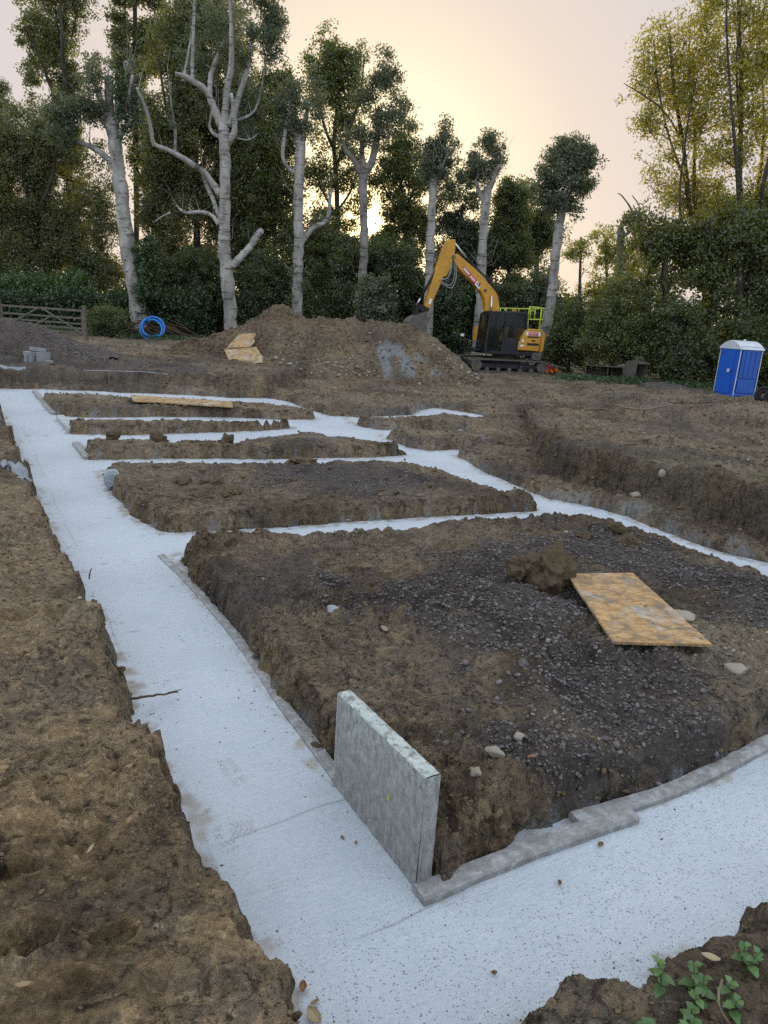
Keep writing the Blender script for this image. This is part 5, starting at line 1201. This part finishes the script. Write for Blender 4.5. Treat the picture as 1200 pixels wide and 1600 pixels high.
def tree(name, label, Y, skel, blobs, leaf, bark='grey_bark', L=.15, W=.095, n_per=34, cr=.42, n_br=40, seed=1, gap=.3, group=None, cat='tree', base=None, ivy=None, tb=0., depth=.75, wob=.0):
    sc = Y/F_PX*1.03; bx = skel[0][0]; b = onY(bx[0], bx[1], Y); zg = gz(b[0], b[1]); root = empty(name, (b[0], b[1], zg)); tag(root, label, cat, group)
    off = np.array([b[0], b[1], zg]); r = np.random.default_rng(seed+500); m = MB(); S = []
    for li, s in enumerate(skel):
        P = [onY(x, y, Y) for x, y, _ in s]
        if li == 0 and P[0][2] > zg-.1: P = [np.array([P[0][0], Y, zg-.2])]+P; s = [(s[0][0], s[0][1], s[0][2]*1.15)]+list(s)
        if li:                                        # limbs leave the picture plane in depth
            dy = r.uniform(-1, 1)*.5*sum(np.linalg.norm(P[i+1]-P[i]) for i in range(len(P)-1)); n = len(P)
            P = [p+np.array([0, dy*(i/(n-1)), 0]) for i, p in enumerate(P)]
        Q = catmull(P, 5); rr = np.interp(np.linspace(0, len(s)-1, len(Q)), range(len(s)), [k[2]*sc for k in s])
        rr = rr*(1+.10*r.uniform(-1, 1, len(Q)))*(.62 if group in (GB, GA) else 1); Q = [q+np.array([r.uniform(-1, 1), r.uniform(-1, 1), 0])*rr[i]*.12 for i, q in enumerate(Q)]
        if li == 0: rr[0] *= 1.25
        m.tube([q-off for q in Q], list(np.maximum(rr, .012)), 12 if rr.max() > .1 else 7)
        S += [(q, rr[i]) for i, q in enumerate(Q)]
    C = sample_blobs(blobs, Y, seed, depth, gap, {GB: 2.1, GA: 3.4}.get(group, 1.6))-off if blobs else np.zeros((0, 3))
    if len(C) and n_br:
        SP = np.array([q for q, _ in S])-off; SR = np.array([k for _, k in S]); pick = r.choice(len(C), min(n_br, len(C)), replace=False)
        nodesP = SP.copy(); nodesR = SR.copy()
        pick = pick[np.argsort([np.min(np.linalg.norm(SP-C[i], axis=1)) for i in pick])]
        for i in pick:
            c = C[i]; d = np.linalg.norm(nodesP-c, axis=1)+2.2*np.maximum(0, nodesP[:, 2]-c[2]+.3); j = int(np.argmin(d)); a = nodesP[j]; ln = np.linalg.norm(c-a)
            mid = a*.5+c*.5+np.array([0, 0, .10*ln])+r.normal(0, .06*ln, 3); r0 = min(nodesR[j]*.6, .018+.012*ln); Q = catmull([a, mid, c], 4)
            m.tube(Q, list(np.linspace(max(r0, .014), .010, len(Q))), 5, False)
            nodesP = np.concatenate([nodesP, np.array(Q[2:])]); nodesR = np.concatenate([nodesR, np.linspace(r0, .012, len(Q))[2:]])
    if group == GP:                                    # twiggy regrowth from the trunk and the limbs
        for k in range(60):
            q, rq = S[r.integers(0, len(S))]; d = r.normal(size=3); d[2] = abs(d[2])+.6; d /= np.linalg.norm(d); ln = r.uniform(.4, 1.6)
            if q[2] > 3: m.tube([q-off, q-off+d*ln*.5+r.normal(0, .08, 3), q-off+d*ln+np.array([0, 0, .25*ln])], [.018, .012, .006], 4, False)
    m.build('trunk', bark, root, True); fk = .80 if group in (GB, GA, GP, GS) else .9
    if len(C): leaf_cloud('crown', C, np.full(len(C), cr)*np.random.default_rng(seed+9).uniform(.6, 1.3, len(C)), n_per*1.65, L*(1 if group == GA else fk), W*(1 if group == GA else fk), leaf, root, seed, tb)
    if ivy:
        q = sample_blobs(ivy[0], Y-.3, seed+3, .9, .0)-off; leaf_cloud('ivy', q, np.full(len(q), .26), 26, .13, .10, ivy[1], root, seed+4)
    return root
# --- the pale poplars, cut back hard, left to right
tree('poplar_tree', 'leaning pale poplar with ivy on its foot and the blue coil against it', 40, [
    [(222, 530, 12.47), (214, 470, 11.35), (205, 420, 10.49), (197, 370, 9.98), (190, 310, 9.46), (184, 260, 9.03), (178, 215, 8.43), (174, 188, 9.46)],
    [(193, 272, 4.73), (170, 250, 4.47), (150, 234, 3.78), (125, 222, 3.27), (92, 219, 2.24)], [(182, 224, 4.3), (192, 207, 3.96), (205, 192, 3.61)], [(174, 196, 6.88), (166, 160, 6.19), (160, 112, 5.33)],
    [(171, 198, 6.02), (148, 168, 5.16), (120, 148, 4.3)], [(178, 192, 6.02), (188, 160, 5.16), (191, 110, 3.96), (186, 88, 3.61)], [(168, 184, 4.3), (150, 138, 3.44), (134, 104, 2.58)], [(180, 195, 3.44), (200, 165, 2.58), (212, 120, 1.72)]],
    [(92, 190, 28, 36, 20), (128, 165, 24, 28, 15), (152, 168, 16, 22, 15), (195, 130, 20, 42, 14), (205, 172, 14, 22, 13), (160, 108, 34, 18, 8), (140, 118, 20, 18, 8)],
    'leaf_poplar', 'pale_bark', seed=11, n_br=30, gap=.35, group=GP, ivy=([(230, 420, 20, 46, 22), (240, 392, 9, 22, 22), (222, 470, 9, 20, 16), (190, 170, 12, 50, 10)], 'leaf_hedge'))
tree('poplar_tree', 'tallest pale poplar with crooked bare limbs and a sawn stub at right', 39.5, [
    [(362, 522, 9.94), (359, 480, 9.5), (354, 430, 9.22), (350, 380, 8.35), (351, 330, 7.78), (352, 280, 7.49), (351, 230, 7.34), (349, 192, 8.28)],
    [(345, 306, 4.68), (325, 276, 4.32), (305, 260, 3.74), (275, 243, 3.02), (256, 235, 2.88), (254, 210, 2.3), (250, 185, 1.87), (242, 162, 1.3)], [(273, 242, 2.16), (275, 208, 1.87), (270, 170, 1.44), (267, 130, 1.01)],
    [(343, 338, 3.31), (330, 305, 3.02), (320, 285, 2.59), (313, 262, 1.73)], [(343, 352, 3.46), (330, 336, 2.88), (310, 330, 2.74), (285, 330, 2.16), (270, 318, 1.3)], [(266, 332, 1.44), (250, 340, 1.01), (240, 348, 0.72)],
    [(361, 418, 5.76), (374, 402, 5.18), (389, 385, 4.9), (399, 366, 4.61), (406, 358, 4.75)], [(348, 408, 2.16), (341, 400, 2.16), (343, 390, 1.44)],
    [(346, 196, 5.76), (335, 168, 4.61), (325, 146, 4.18), (300, 130, 3.6), (284, 127, 2.88)], [(327, 150, 3.6), (325, 110, 3.24), (333, 68, 2.52), (345, 20, 2.16), (350, -30, 1.44)], [(350, 196, 5.76), (354, 150, 4.32), (362, 100, 3.6), (362, 40, 2.88), (360, -30, 2.16)],
    [(357, 198, 5.76), (368, 150, 4.32), (376, 108, 3.6), (381, 60, 2.88), (383, 18, 2.16)], [(356, 226, 4.32), (367, 207, 4.32), (368, 180, 2.88), (364, 150, 2.16)], [(300, 131, 2.88), (302, 80, 2.16), (305, 20, 1.8), (306, -30, 1.44)], [(286, 127, 2.16), (290, 70, 1.44), (292, 10, 1.01)],
    [(368, 190, 2.16), (393, 168, 1.73), (401, 122, 1.3), (404, 62, 0.86)], [(344, 215, 2.88), (330, 205, 2.45), (324, 190, 1.8), (327, 160, 1.44)], [(404, 85, 0.72), (420, 76, 0.65), (436, 80, 0.58), (450, 88, 0.5)], [(370, 216, 1.01), (388, 217, 0.79), (402, 206, 0.58)]],
    [(412, 45, 28, 40, 18), (402, 14, 30, 34, 18), (432, 38, 12, 18, 12), (388, 135, 26, 50, 7, 1.2), (350, 50, 40, 64, 5, 1.6), (392, 190, 22, 36, 6, 1.2), (300, 60, 30, 64, 5, 1.6), (425, 85, 16, 10, 3), (262, 170, 18, 30, 1.2)],
    'leaf_poplar', 'pale_bark', seed=12, n_br=40, gap=.3, group=GP)
tree('poplar_tree', 'slender pale poplar just behind the peak of the soil heap', 40.5, [
    [(463, 492, 8.2), (465, 440, 7.54), (466, 380, 6.89), (466, 330, 6.89), (467, 280, 6.56), (469, 240, 7.05), (470, 210, 7.38)], [(467, 392, 4.1), (475, 370, 3.77), (490, 352, 3.61), (503, 345, 3.28), (510, 330, 2.95), (512, 290, 2.46)],
    [(463, 272, 3.28), (450, 262, 2.62), (443, 245, 2.62), (448, 205, 2.46)], [(470, 216, 4.92), (456, 202, 4.1), (447, 194, 3.28)], [(472, 212, 4.92), (476, 180, 3.28), (480, 150, 2.46)]],
    [(468, 165, 28, 38, 15), (455, 188, 24, 24, 15), (485, 150, 20, 36, 11), (440, 160, 16, 22, 10), (512, 280, 8, 25, 5), (478, 205, 18, 15, 10), (474, 430, 6, 32, 7), (458, 440, 5, 30, 5)], 'leaf_poplar', 'pale_bark', seed=13, n_br=26, group=GP)
tree('poplar_tree', 'dark forked poplar standing right in front of the low sun', 40.5, [
    [(566, 502, 6.8), (567, 440, 6.29), (569, 380, 6.12), (568, 330, 5.95), (567, 290, 6.8), (570, 264, 7.65)], [(566, 278, 4.25), (553, 250, 3.74), (540, 235, 3.4), (537, 222, 2.55)], [(572, 270, 5.1), (583, 245, 5.1), (590, 205, 4.25), (593, 185, 3.4)], [(568, 264, 4.25), (565, 225, 3.4), (568, 190, 2.55)]],
    [(590, 165, 24, 45, 15), (573, 212, 30, 18, 11), (612, 150, 24, 42, 8), (600, 108, 20, 26, 8), (626, 180, 16, 28, 7), (560, 180, 16, 25, 7)], 'leaf_poplar', 'grey_bark', seed=14, n_br=26, group=GP)  # darker bark than the row: backlit shade put into the trunk colour
tree('poplar_tree', 'pale poplar with an oval head rising behind the digger arm', 40, [
    [(670, 482, 6.97), (671, 430, 6.46), (672, 380, 5.95), (675, 320, 5.44), (677, 290, 5.27), (677, 272, 6.8)], [(678, 282, 2.55), (690, 262, 2.04), (698, 245, 1.36)]],
    [(683, 240, 22, 40, 26), (687, 203, 13, 20, 16), (703, 238, 12, 24, 7), (668, 262, 12, 18, 13)], 'leaf_poplar', 'pale_bark', seed=15, n_br=20, gap=.1, group=GP)
tree('poplar_tree', 'pale poplar with a ragged lopsided head above the digger boom', 40, [
    [(750, 482, 7.2), (752, 430, 6.88), (755, 370, 6.4), (759, 320, 5.92), (763, 292, 5.92)], [(764, 295, 4.8), (772, 273, 4.0), (780, 262, 3.84)], [(757, 318, 3.2), (748, 300, 2.88), (741, 284, 2.4)]],
    [(757, 252, 21, 30, 20), (762, 222, 13, 18, 13), (744, 266, 12, 20, 18), (775, 238, 12, 20, 9)], 'leaf_poplar', 'pale_bark', seed=16, n_br=20, gap=.15, group=GP)
tree('poplar_tree', 'pale poplar with a round ball of leaves against the open sky', 39, [
    [(848, 530, 8.5), (856, 500, 7.65), (863, 450, 6.97), (868, 400, 6.8), (873, 360, 6.29), (879, 320, 5.95), (883, 300, 5.95)], [(879, 325, 3.06), (890, 302, 2.55), (898, 286, 2.21)], [(878, 318, 2.55), (866, 300, 2.21), (862, 280, 1.7)]],
    [(886, 272, 40, 44, 26), (868, 300, 24, 32, 15), (910, 262, 24, 32, 12), (888, 236, 26, 22, 15), (905, 315, 18, 26, 7)], 'leaf_poplar', 'pale_bark', seed=17, n_br=50, gap=.05, group=GP, W=.11)
# --- taller trees behind them
tree('tall_poplar', 'tall open poplar at the top left with upswept branches', 50, [
    [(110, 505, 8.5), (109, 350, 8), (106, 200, 6.5), (103, 100, 5), (101, 0, 4), (100, -70, 3)], [(106, 200, 4), (114, 110, 3.4), (124, 30, 2.6), (130, -50, 1.8)], [(106, 210, 4), (86, 130, 3), (68, 60, 2)], [(112, 60, 2), (128, 20, 1.5), (145, -20, 1)], [(104, 120, 3), (92, 40, 2.2), (84, -40, 1.5)]],
    [(98, 60, 30, 80, 9), (68, 95, 30, 55, 7), (46, 60, 20, 26, 5), (50, 125, 20, 28, 6), (112, 150, 28, 55, 9), (78, 180, 36, 44, 10), (62, 15, 26, 36, 6), (108, 250, 26, 60, 6), (120, 350, 26, 60, 6), (132, 50, 16, 60, 3.5), (95, -40, 40, 40, 8), (85, 235, 36, 36, 9)],
    'leaf_mid', 'dark_bark', .18, .12, 26, .45, 90, 21, .5, GB, ivy=([(110, 300, 9, 95, 12)], 'leaf_dark'))
tree('tall_poplar', 'narrow tall poplar between the leaning and the tallest pale poplars', 52, [
    [(214, 500, 6.5), (213, 300, 6), (212, 200, 5), (211, 60, 4.4), (210, -70, 3)], [(212, 160, 2.4), (198, 60, 2), (194, -60, 1.4)], [(212, 150, 2.4), (226, 60, 2), (230, -60, 1.4)], [(212, 90, 2), (204, 0, 1.6), (203, -60, 1)]],
    [(188, 40, 16, 50, 8), (226, 60, 20, 66, 9), (205, -35, 35, 40, 9), (216, 140, 28, 48, 9), (243, 30, 18, 60, 9), (228, 220, 28, 60, 8), (190, 90, 12, 30, 5)], 'leaf_mid', 'dark_bark', .2, .13, 30, .5, 60, 22, .3, GB)
tree('broad_tree', 'broad grey green tree filling the space behind the tallest pale poplar', 47, [[(310, 510, 9), (308, 380, 8), (305, 250, 7), (300, 120, 5), (298, 20, 3)], [(306, 300, 5), (270, 200, 4), (255, 100, 2)], [(306, 280, 5), (345, 180, 4), (352, 80, 2)], [(306, 330, 5), (360, 260, 4), (385, 200, 2)]],
    [(285, 120, 52, 110, 11), (310, 20, 52, 70, 11), (262, 260, 44, 90, 12), (320, 230, 60, 90, 12), (370, 290, 44, 90, 11), (290, 370, 70, 80, 12), (390, 370, 44, 70, 11), (355, 120, 40, 70, 8), (396, 200, 26, 50, 5)],
    'leaf_willow', 'dark_bark', .22, .12, 30, .6, 80, 23, .3, GB)
tree('oak_tree', 'open branched tree with sky showing through left of the sun', 48, [[(528, 500, 7), (528, 400, 6.4), (526, 300, 5.4), (522, 220, 5), (528, 160, 4), (525, 100, 2.6)], [(526, 260, 4), (545, 215, 3.2), (565, 160, 2), (572, 110, 1.2)], [(524, 240, 4), (505, 190, 3), (498, 120, 2)], [(527, 340, 3.4), (505, 300, 2.6), (490, 260, 1.8)], [(527, 330, 3), (548, 300, 2.4), (560, 260, 1.6)]],
    [(503, 120, 30, 52, 9), (530, 92, 26, 26, 7), (545, 150, 28, 44, 7), (512, 215, 34, 50, 7), (545, 240, 25, 40, 5), (565, 110, 16, 36, 6), (490, 300, 30, 50, 7), (525, 320, 26, 40, 6), (515, 370, 36, 40, 12), (545, 320, 24, 40, 9), (540, 385, 34, 28, 12)], 'leaf_mid', 'dark_bark', .19, .12, 30, .5, 90, 24, .4, GB)
tree('broad_tree', 'leafy tree with many gaps just right of the sun', 47, [[(636, 500, 6), (636, 400, 5.6), (630, 330, 5), (625, 270, 4), (628, 220, 2.6)], [(633, 350, 3.4), (610, 310, 2.6), (595, 280, 1.6)], [(630, 330, 3), (655, 280, 2.4), (662, 240, 1.4)]],
    [(630, 250, 30, 50, 8), (655, 290, 30, 45, 7), (640, 340, 38, 40, 8), (602, 300, 26, 40, 5), (612, 230, 24, 40, 7), (612, 355, 32, 36, 12), (590, 300, 26, 26, 9), (600, 392, 40, 24, 12), (640, 370, 34, 40, 10), (705, 290, 14, 30, 6)], 'leaf_mid', 'dark_bark', .19, .12, 30, .5, 70, 25, .45, GB)
tree('broad_tree', 'bushy dark tree behind the bare stem of the third poplar', 46, [[(430, 505, 7), (430, 400, 6), (428, 300, 5), (430, 220, 3)]],
    [(425, 220, 36, 55, 12), (440, 130, 22, 30, 9), (415, 300, 44, 60, 13), (435, 380, 46, 60, 13), (500, 390, 32, 50, 9), (480, 440, 40, 50, 12), (410, 160, 20, 40, 7)], 'leaf_mid', 'dark_bark', .2, .13, 30, .55, 50, 26, .25, GB)
tree('pointed_tree', 'dark pointed tree between the oval headed and the ragged headed poplars', 45, [[(722, 505, 6), (722, 400, 5), (722, 320, 3)]], [(722, 345, 28, 60, 17), (726, 290, 12, 24, 11), (712, 390, 36, 50, 17), (735, 430, 38, 50, 15), (690, 320, 14, 40, 9)], 'leaf_poplar', 'dark_bark', .17, .11, 34, .45, 40, 27, .2, GB, tb=-.2)
tree('pointed_tree', 'dark pointed tree just right of the ragged headed poplar', 44, [[(795, 510, 6), (795, 400, 5), (798, 310, 3)]], [(796, 350, 28, 60, 18), (795, 300, 12, 26, 12), (812, 310, 10, 22, 9), (785, 400, 40, 50, 18), (800, 450, 44, 46, 15)], 'leaf_mid', 'dark_bark', .17, .11, 34, .45, 40, 28, .2, GB, tb=-.15)
tree('broad_tree', 'dark rounded tree behind the round headed poplar', 46, [[(838, 510, 6), (838, 400, 5), (838, 330, 3)]], [(836, 350, 26, 50, 13), (845, 400, 36, 50, 16), (835, 455, 40, 45, 14), (822, 300, 14, 20, 8)], 'leaf_mid', 'dark_bark', .18, .12, 32, .5, 40, 29, .3, GB, tb=-.05)
tree('willow_tree', 'spreading yellowish willow at the left edge', 45, [[(40, 500, 9), (42, 400, 8), (45, 300, 6), (50, 220, 3)], [(43, 360, 5), (90, 290, 4), (110, 240, 2)], [(43, 360, 5), (0, 290, 4), (-20, 230, 2)]],
    [(25, 225, 50, 52, 13), (88, 240, 40, 48, 12), (10, 310, 60, 60, 14), (85, 325, 40, 60, 11), (40, 395, 70, 50, 14), (150, 300, 28, 70, 4), (150, 360, 36, 40, 8), (-60, 280, 50, 80, 13), (128, 395, 36, 40, 8), (150, 420, 44, 30, 11), (-50, 390, 50, 60, 13)], 'leaf_willow', 'dark_bark', .22, .09, 34, .6, 60, 30, .2, GB)
tree('conifer_tree', 'dark drooping treetop cut off by the left edge', 56, [[(-30, 500, 8), (-28, 300, 6), (-25, 120, 3)]], [(-12, 145, 20, 28, 10), (-30, 190, 34, 40, 12), (-30, 250, 40, 50, 10)], 'leaf_dark', 'dark_bark', .24, .08, 34, .6, 30, 31, .2, GB)
tree('thin_tree', 'thin yellowing tree far behind, just right of the round headed poplar', 56, [[(905, 520, 4), (906, 440, 3.4), (908, 370, 2)]], [(908, 385, 24, 30, 6), (895, 430, 26, 40, 7), (925, 430, 20, 45, 6)], 'leaf_ash', 'dark_bark', .2, .13, 26, .5, 50, 32, .45, GB, tb=-.2)
tree('thin_tree', 'thin pale yellow tree far behind the dead ivy clad trunk', 58, [[(948, 520, 4), (948, 440, 3.4), (946, 370, 2)]], [(946, 380, 22, 26, 5), (955, 430, 28, 45, 7), (985, 400, 22, 40, 6), (930, 470, 26, 30, 9)], 'leaf_ash', 'dark_bark', .2, .13, 26, .5, 50, 33, .45, GB, tb=-.15)
tree('dead_tree', 'dead ivy clad trunk with bare branches left of the tall ash trees', 41, [[(965, 520, 6), (967, 440, 5.6), (969, 390, 5), (970, 352, 4.4)], [(969, 372, 3), (985, 362, 2.4), (998, 352, 1.4)], [(985, 362, 2), (990, 330, 1.4), (978, 305, .9), (972, 298, .6)], [(992, 350, 1.4), (1002, 322, 1), (994, 302, .6)], [(998, 350, 1.2), (1015, 335, .8), (1020, 315, .5)]],
    [(975, 345, 12, 8, 4), (1000, 335, 16, 16, 3)], 'leaf_mid', 'grey_bark', .13, .09, 20, .35, 16, 34, .3, ivy=([(967, 430, 7, 60, 9)], 'leaf_hedge'))
# --- the ash trees and the dense growth on the right
ashk = dict(leaf='leaf_ash', bark='dark_bark', L=.17, W=.065, n_per=19, cr=.62)
tree('ash_tree', 'left ash tree with loose yellow leaves against the pale sky', 37, [
    [(1105, 560, 8), (1100, 440, 7), (1078, 330, 5), (1068, 230, 4), (1052, 130, 2.8), (1046, 50, 1.6)], [(1098, 430, 5), (1088, 300, 4.4), (1092, 200, 3.4), (1086, 120, 2.4), (1090, 50, 1.4)], [(1074, 290, 3), (1045, 220, 2.4), (1025, 140, 1.6), (1016, 70, 1)], [(1066, 220, 2), (1030, 180, 1.6), (985, 158, 1.2), (955, 150, .7)], [(1100, 420, 4), (1050, 340, 3), (1044, 230, 2.2), (1046, 150, 1.2)], [(1092, 220, 2.2), (1118, 150, 1.6), (1130, 90, 1)]],
    [(1012, 110, 26, 44, 5), (1042, 80, 34, 44, 4.5), (1050, 190, 44, 50, 5.5), (1085, 140, 40, 60, 5), (1060, 285, 42, 36, 8), (1018, 215, 26, 40, 5), (972, 160, 22, 12, 3), (1100, 60, 34, 44, 4), (1095, 240, 36, 44, 5.5), (1100, 310, 44, 34, 9), (1032, 270, 24, 26, 6)],
    n_br=420, seed=41, gap=.22, group=GA, tb=.0, **ashk)
tree('ash_tree', 'right ash tree with many thin upright stems at the right edge', 35.5, [
    [(1168, 560, 9), (1165, 430, 8), (1156, 300, 6), (1158, 180, 4.6), (1156, 60, 3.4), (1150, -60, 2)], [(1172, 430, 6), (1176, 300, 5), (1190, 180, 4), (1200, 60, 3), (1206, -60, 2)], [(1160, 400, 5), (1140, 255, 3.6), (1120, 150, 2.6), (1104, 60, 1.8), (1096, -20, 1)], [(1158, 250, 3), (1172, 140, 2.4), (1176, 30, 1.8), (1178, -60, 1)], [(1156, 200, 2.6), (1136, 110, 1.8), (1130, 10, 1.2)], [(1178, 330, 4), (1210, 230, 3.4), (1230, 120, 2.6), (1240, -20, 1.6)]],
    [(1150, 30, 46, 60, 4.5), (1190, 90, 44, 60, 4), (1150, 140, 44, 50, 4.5), (1184, 210, 44, 50, 5), (1132, 265, 36, 40, 6), (1140, -40, 50, 40, 5), (1190, 300, 36, 44, 8), (1235, 60, 40, 100, 4), (1235, 220, 36, 80, 5), (1140, 330, 40, 26, 9)],
    n_br=420, seed=42, gap=.22, group=GA, tb=-.02, **ashk)
mk = dict(bark='dark_bark', L=.17, W=.13, n_per=34, cr=.5)
tree('sycamore_tree', 'dense dark tree below the left ash, its edge against the sky', 35, [[(1040, 590, 7), (1040, 480, 6), (1038, 400, 4)]], [(1018, 365, 40, 36, 13), (1070, 350, 46, 40, 16), (1005, 420, 40, 44, 15), (1060, 430, 56, 60, 16), (1040, 500, 60, 50, 14), (995, 345, 20, 16, 6), (1100, 400, 40, 50, 14)], 'leaf_mid', n_br=50, seed=51, gap=.25, group=GS, tb=-.02, **mk)
tree('sycamore_tree', 'dense dark tree below the right ash, behind the blue toilet', 34.5, [[(1155, 600, 7), (1155, 480, 6), (1155, 400, 4)]], [(1150, 370, 46, 40, 15), (1205, 390, 44, 50, 14), (1140, 440, 50, 50, 16), (1195, 470, 56, 60, 15), (1150, 520, 54, 50, 14), (1240, 480, 50, 90, 13), (1215, 340, 36, 40, 9)], 'leaf_mid', n_br=50, seed=52, gap=.25, group=GS, tb=-.05, **mk)
def bush(name, label, Y, blobs, leaf, seed, L=.15, W=.10, n_per=34, cr=.42, gap=.1, group=None, cat='bush', tb=0., n_br=24, x=None):
    bx = x or blobs[0][0]; b = onY(bx, 520, Y); g = gz(b[0], b[1]); px, py = project(np.array([b[0], Y, g])); c = onY(blobs[0][0], blobs[0][1], Y); qx, qy = project(c)
    return tree(name, label, Y, [[(px, py, 2.5), ((px+blobs[0][0])/2, (py+blobs[0][1])/2, 2), (blobs[0][0], blobs[0][1], 1.2)]], blobs, leaf, 'dark_bark', L, W, n_per, cr, n_br, seed, gap, group, cat, tb=tb)
bush('bush', 'large bush with yellowish leaf tips behind the spare digger buckets', 34.2, [(965, 505, 44, 48, 18), (940, 540, 36, 32, 17), (1000, 540, 44, 36, 18), (975, 460, 30, 30, 10)], 'leaf_mid', 61, group=GS)
bush('bush', 'dark overhanging bush between the buckets and the toilet', 33.6, [(1060, 540, 44, 46, 18), (1040, 575, 40, 26, 18), (1095, 560, 36, 40, 18), (1050, 490, 40, 34, 12)], 'leaf_dark', 62, group=GS, tb=.25)
bush('bush', 'dark bush right behind the blue portable toilet', 33.4, [(1150, 545, 44, 46, 18), (1195, 560, 40, 50, 18), (1235, 570, 36, 50, 15), (1130, 585, 30, 24, 15), (1190, 600, 30, 20, 14)], 'leaf_dark', 63, group=GS, tb=.15)
bush('bush', 'low dark bush behind the rear of the excavator', 37.5, [(895, 530, 36, 32, 18), (870, 550, 26, 20, 16), (915, 560, 26, 16, 15), (905, 490, 26, 26, 10)], 'leaf_dark', 64, group=GS, tb=.2)
# --- understorey along the foot of the poplars
GU = 'undergrowth along the foot of the poplars'
und = [('dark bush filling the gap below the low sun', [(575, 425, 60, 34, 18), (575, 398, 70, 24, 22), (610, 410, 34, 30, 14), (545, 405, 30, 30, 14)], 'leaf_dark', .25, 45),
       ('dark bush between the leaning and the tallest pale poplars', [(290, 480, 44, 38, 18), (320, 440, 44, 50, 17), (270, 440, 36, 44, 17)], 'leaf_dark', .2, 43),
       ('dark bush between the tallest and the third pale poplars', [(415, 450, 44, 50, 18), (400, 490, 36, 30, 16), (440, 470, 36, 40, 17)], 'leaf_dark', .2, 43),
       ('dark bush left of the sunlit forked poplar', [(515, 450, 38, 54, 17), (500, 490, 36, 30, 17), (540, 470, 26, 40, 14)], 'leaf_dark', .2, 43),
       ('silvery suckers round the foot of the forked poplar', [(574, 470, 20, 34, 15), (600, 462, 20, 32, 15), (590, 490, 32, 18, 15)], 'leaf_poplar', .0, 39.5),
       ('dark bush behind the digger bucket', [(640, 450, 40, 52, 17), (650, 490, 44, 34, 17), (620, 410, 30, 34, 8)], 'leaf_dark', .15, 43),
       ('grey leaved suckers under the digger arm', [(692, 440, 22, 44, 13), (700, 480, 30, 30, 13)], 'leaf_poplar', -.15, 40.5),
       ('dark bush seen through the bend of the digger arm', [(720, 480, 40, 44, 17), (710, 520, 40, 30, 17)], 'leaf_hedge', .0, 41),
       ('dark bush behind the digger cab', [(790, 490, 44, 44, 17), (830, 500, 40, 34, 17), (800, 530, 40, 26, 14)], 'leaf_dark', .15, 42),
       ('silver leaved saplings between the ragged and the round headed poplars', [(842, 455, 18, 34, 10), (830, 470, 20, 24, 9)], 'leaf_poplar', .1, 41)]
for i, (lb, bl, lf, tb, Y) in enumerate(und): bush('bush', lb, Y, bl, lf, 70+i, group=GU, tb=tb, gap=.15)
bush('bush', 'rounded bush beside the field gate post', 37, [(166, 500, 26, 26, 22), (186, 505, 14, 20, 16), (150, 508, 14, 18, 16)], 'leaf_dark', 85, L=.09, W=.06, n_per=44, cr=.3, tb=.3)
def hedge(name, label, Y, x0, x1, ytop, ybot, leaf, seed, dens=20, L=.15, W=.11, tb=0., jag=5):
    r = random.Random(seed); bl = []; x = x0
    while x < x1:
        t = ytop+r.uniform(-jag, jag)
        y = t+14
        while y < ybot: bl.append((x+r.uniform(-6, 6), y, 26, 17, dens)); y += 20
        x += 30
    b = onY((x0+x1)/2, 500, Y); root = empty(name, (b[0], b[1], gz(b[0], b[1]))); tag(root, label, 'hedge'); off = np.array(root.location)
    C = sample_blobs(bl, Y, seed, 1.0, .0)-off; leaf_cloud('foliage', C, np.full(len(C), .4), 24, L, W, leaf, root, seed, tb)
    m = MB(); rr = np.random.default_rng(seed)
    for i in range(40):
        px = rr.uniform(x0, x1); q = onY(px, 510, Y+rr.uniform(-.3, .3)); q[2] = gz(q[0], q[1]); e = onY(px+rr.uniform(-8, 8), ytop+18, Y); m.tube([q-off, (q+e)/2-off+rr.normal(0, .1, 3), e-off], [.04, .03, .015], 5)
    m.build('stem', 'dark_bark', root)['kind'] = 'stuff'
hedge('hedge', 'tall dark green hedge behind the field gate', 41, -150, 330, 455, 520, 'leaf_hedge', 91, 17, tb=-.12)
hedge('laurel_hedge', 'brighter green laurel clump on top of the hedge above the gate', 42.2, -60, 130, 430, 470, 'leaf_hedge', 92, 17, .17, .09, tb=.25, jag=4)
hedge('hedge', 'low hedge in the dark gap behind the soil heap', 44.5, 330, 900, 470, 520, 'leaf_dark', 93, 10, .2, .14, tb=.1, jag=9)
def far_wood():
    r = np.random.default_rng(99); C = []
    for x in np.arange(-60, 75, .9):
        for k in range(26): C.append((x+r.uniform(-1, 1), 62+r.uniform(-3, 3), r.uniform(0, 5.2+1.6*math.sin(x*.4)+1.2*math.sin(x*.93+2))))
    o = leaf_cloud('far_wood', np.array(C), np.full(len(C), .8), 14, .42, .30, 'leaf_dark', None, 99, .1)
    tag(o, 'dark far woodland filling in behind the trees', 'woodland', kind='stuff')
far_wood()
def grass_fringe():
    r = np.random.default_rng(55); P = []
    for a, b, Y, n in ((-160, 330, 38.5, 900), (600, 900, 38.5, 700), (880, 1260, 32.6, 900)):
        for i in range(n):
            q = onY(r.uniform(a, b), 520, Y+r.normal(0, .7)); P.append((q[0], q[1]))
    P = np.array(P); z = terrain(P[:, 0], P[:, 1], False)[0]; C = np.stack([P[:, 0], P[:, 1], z+.08], -1)
    tag(leaf_cloud('ground_cover', C, np.full(len(C), .22), 8, .22, .05, 'leaf_hedge', None, 56), 'low weeds and grass at the foot of the hedges', 'weeds', kind='stuff')
grass_fringe()
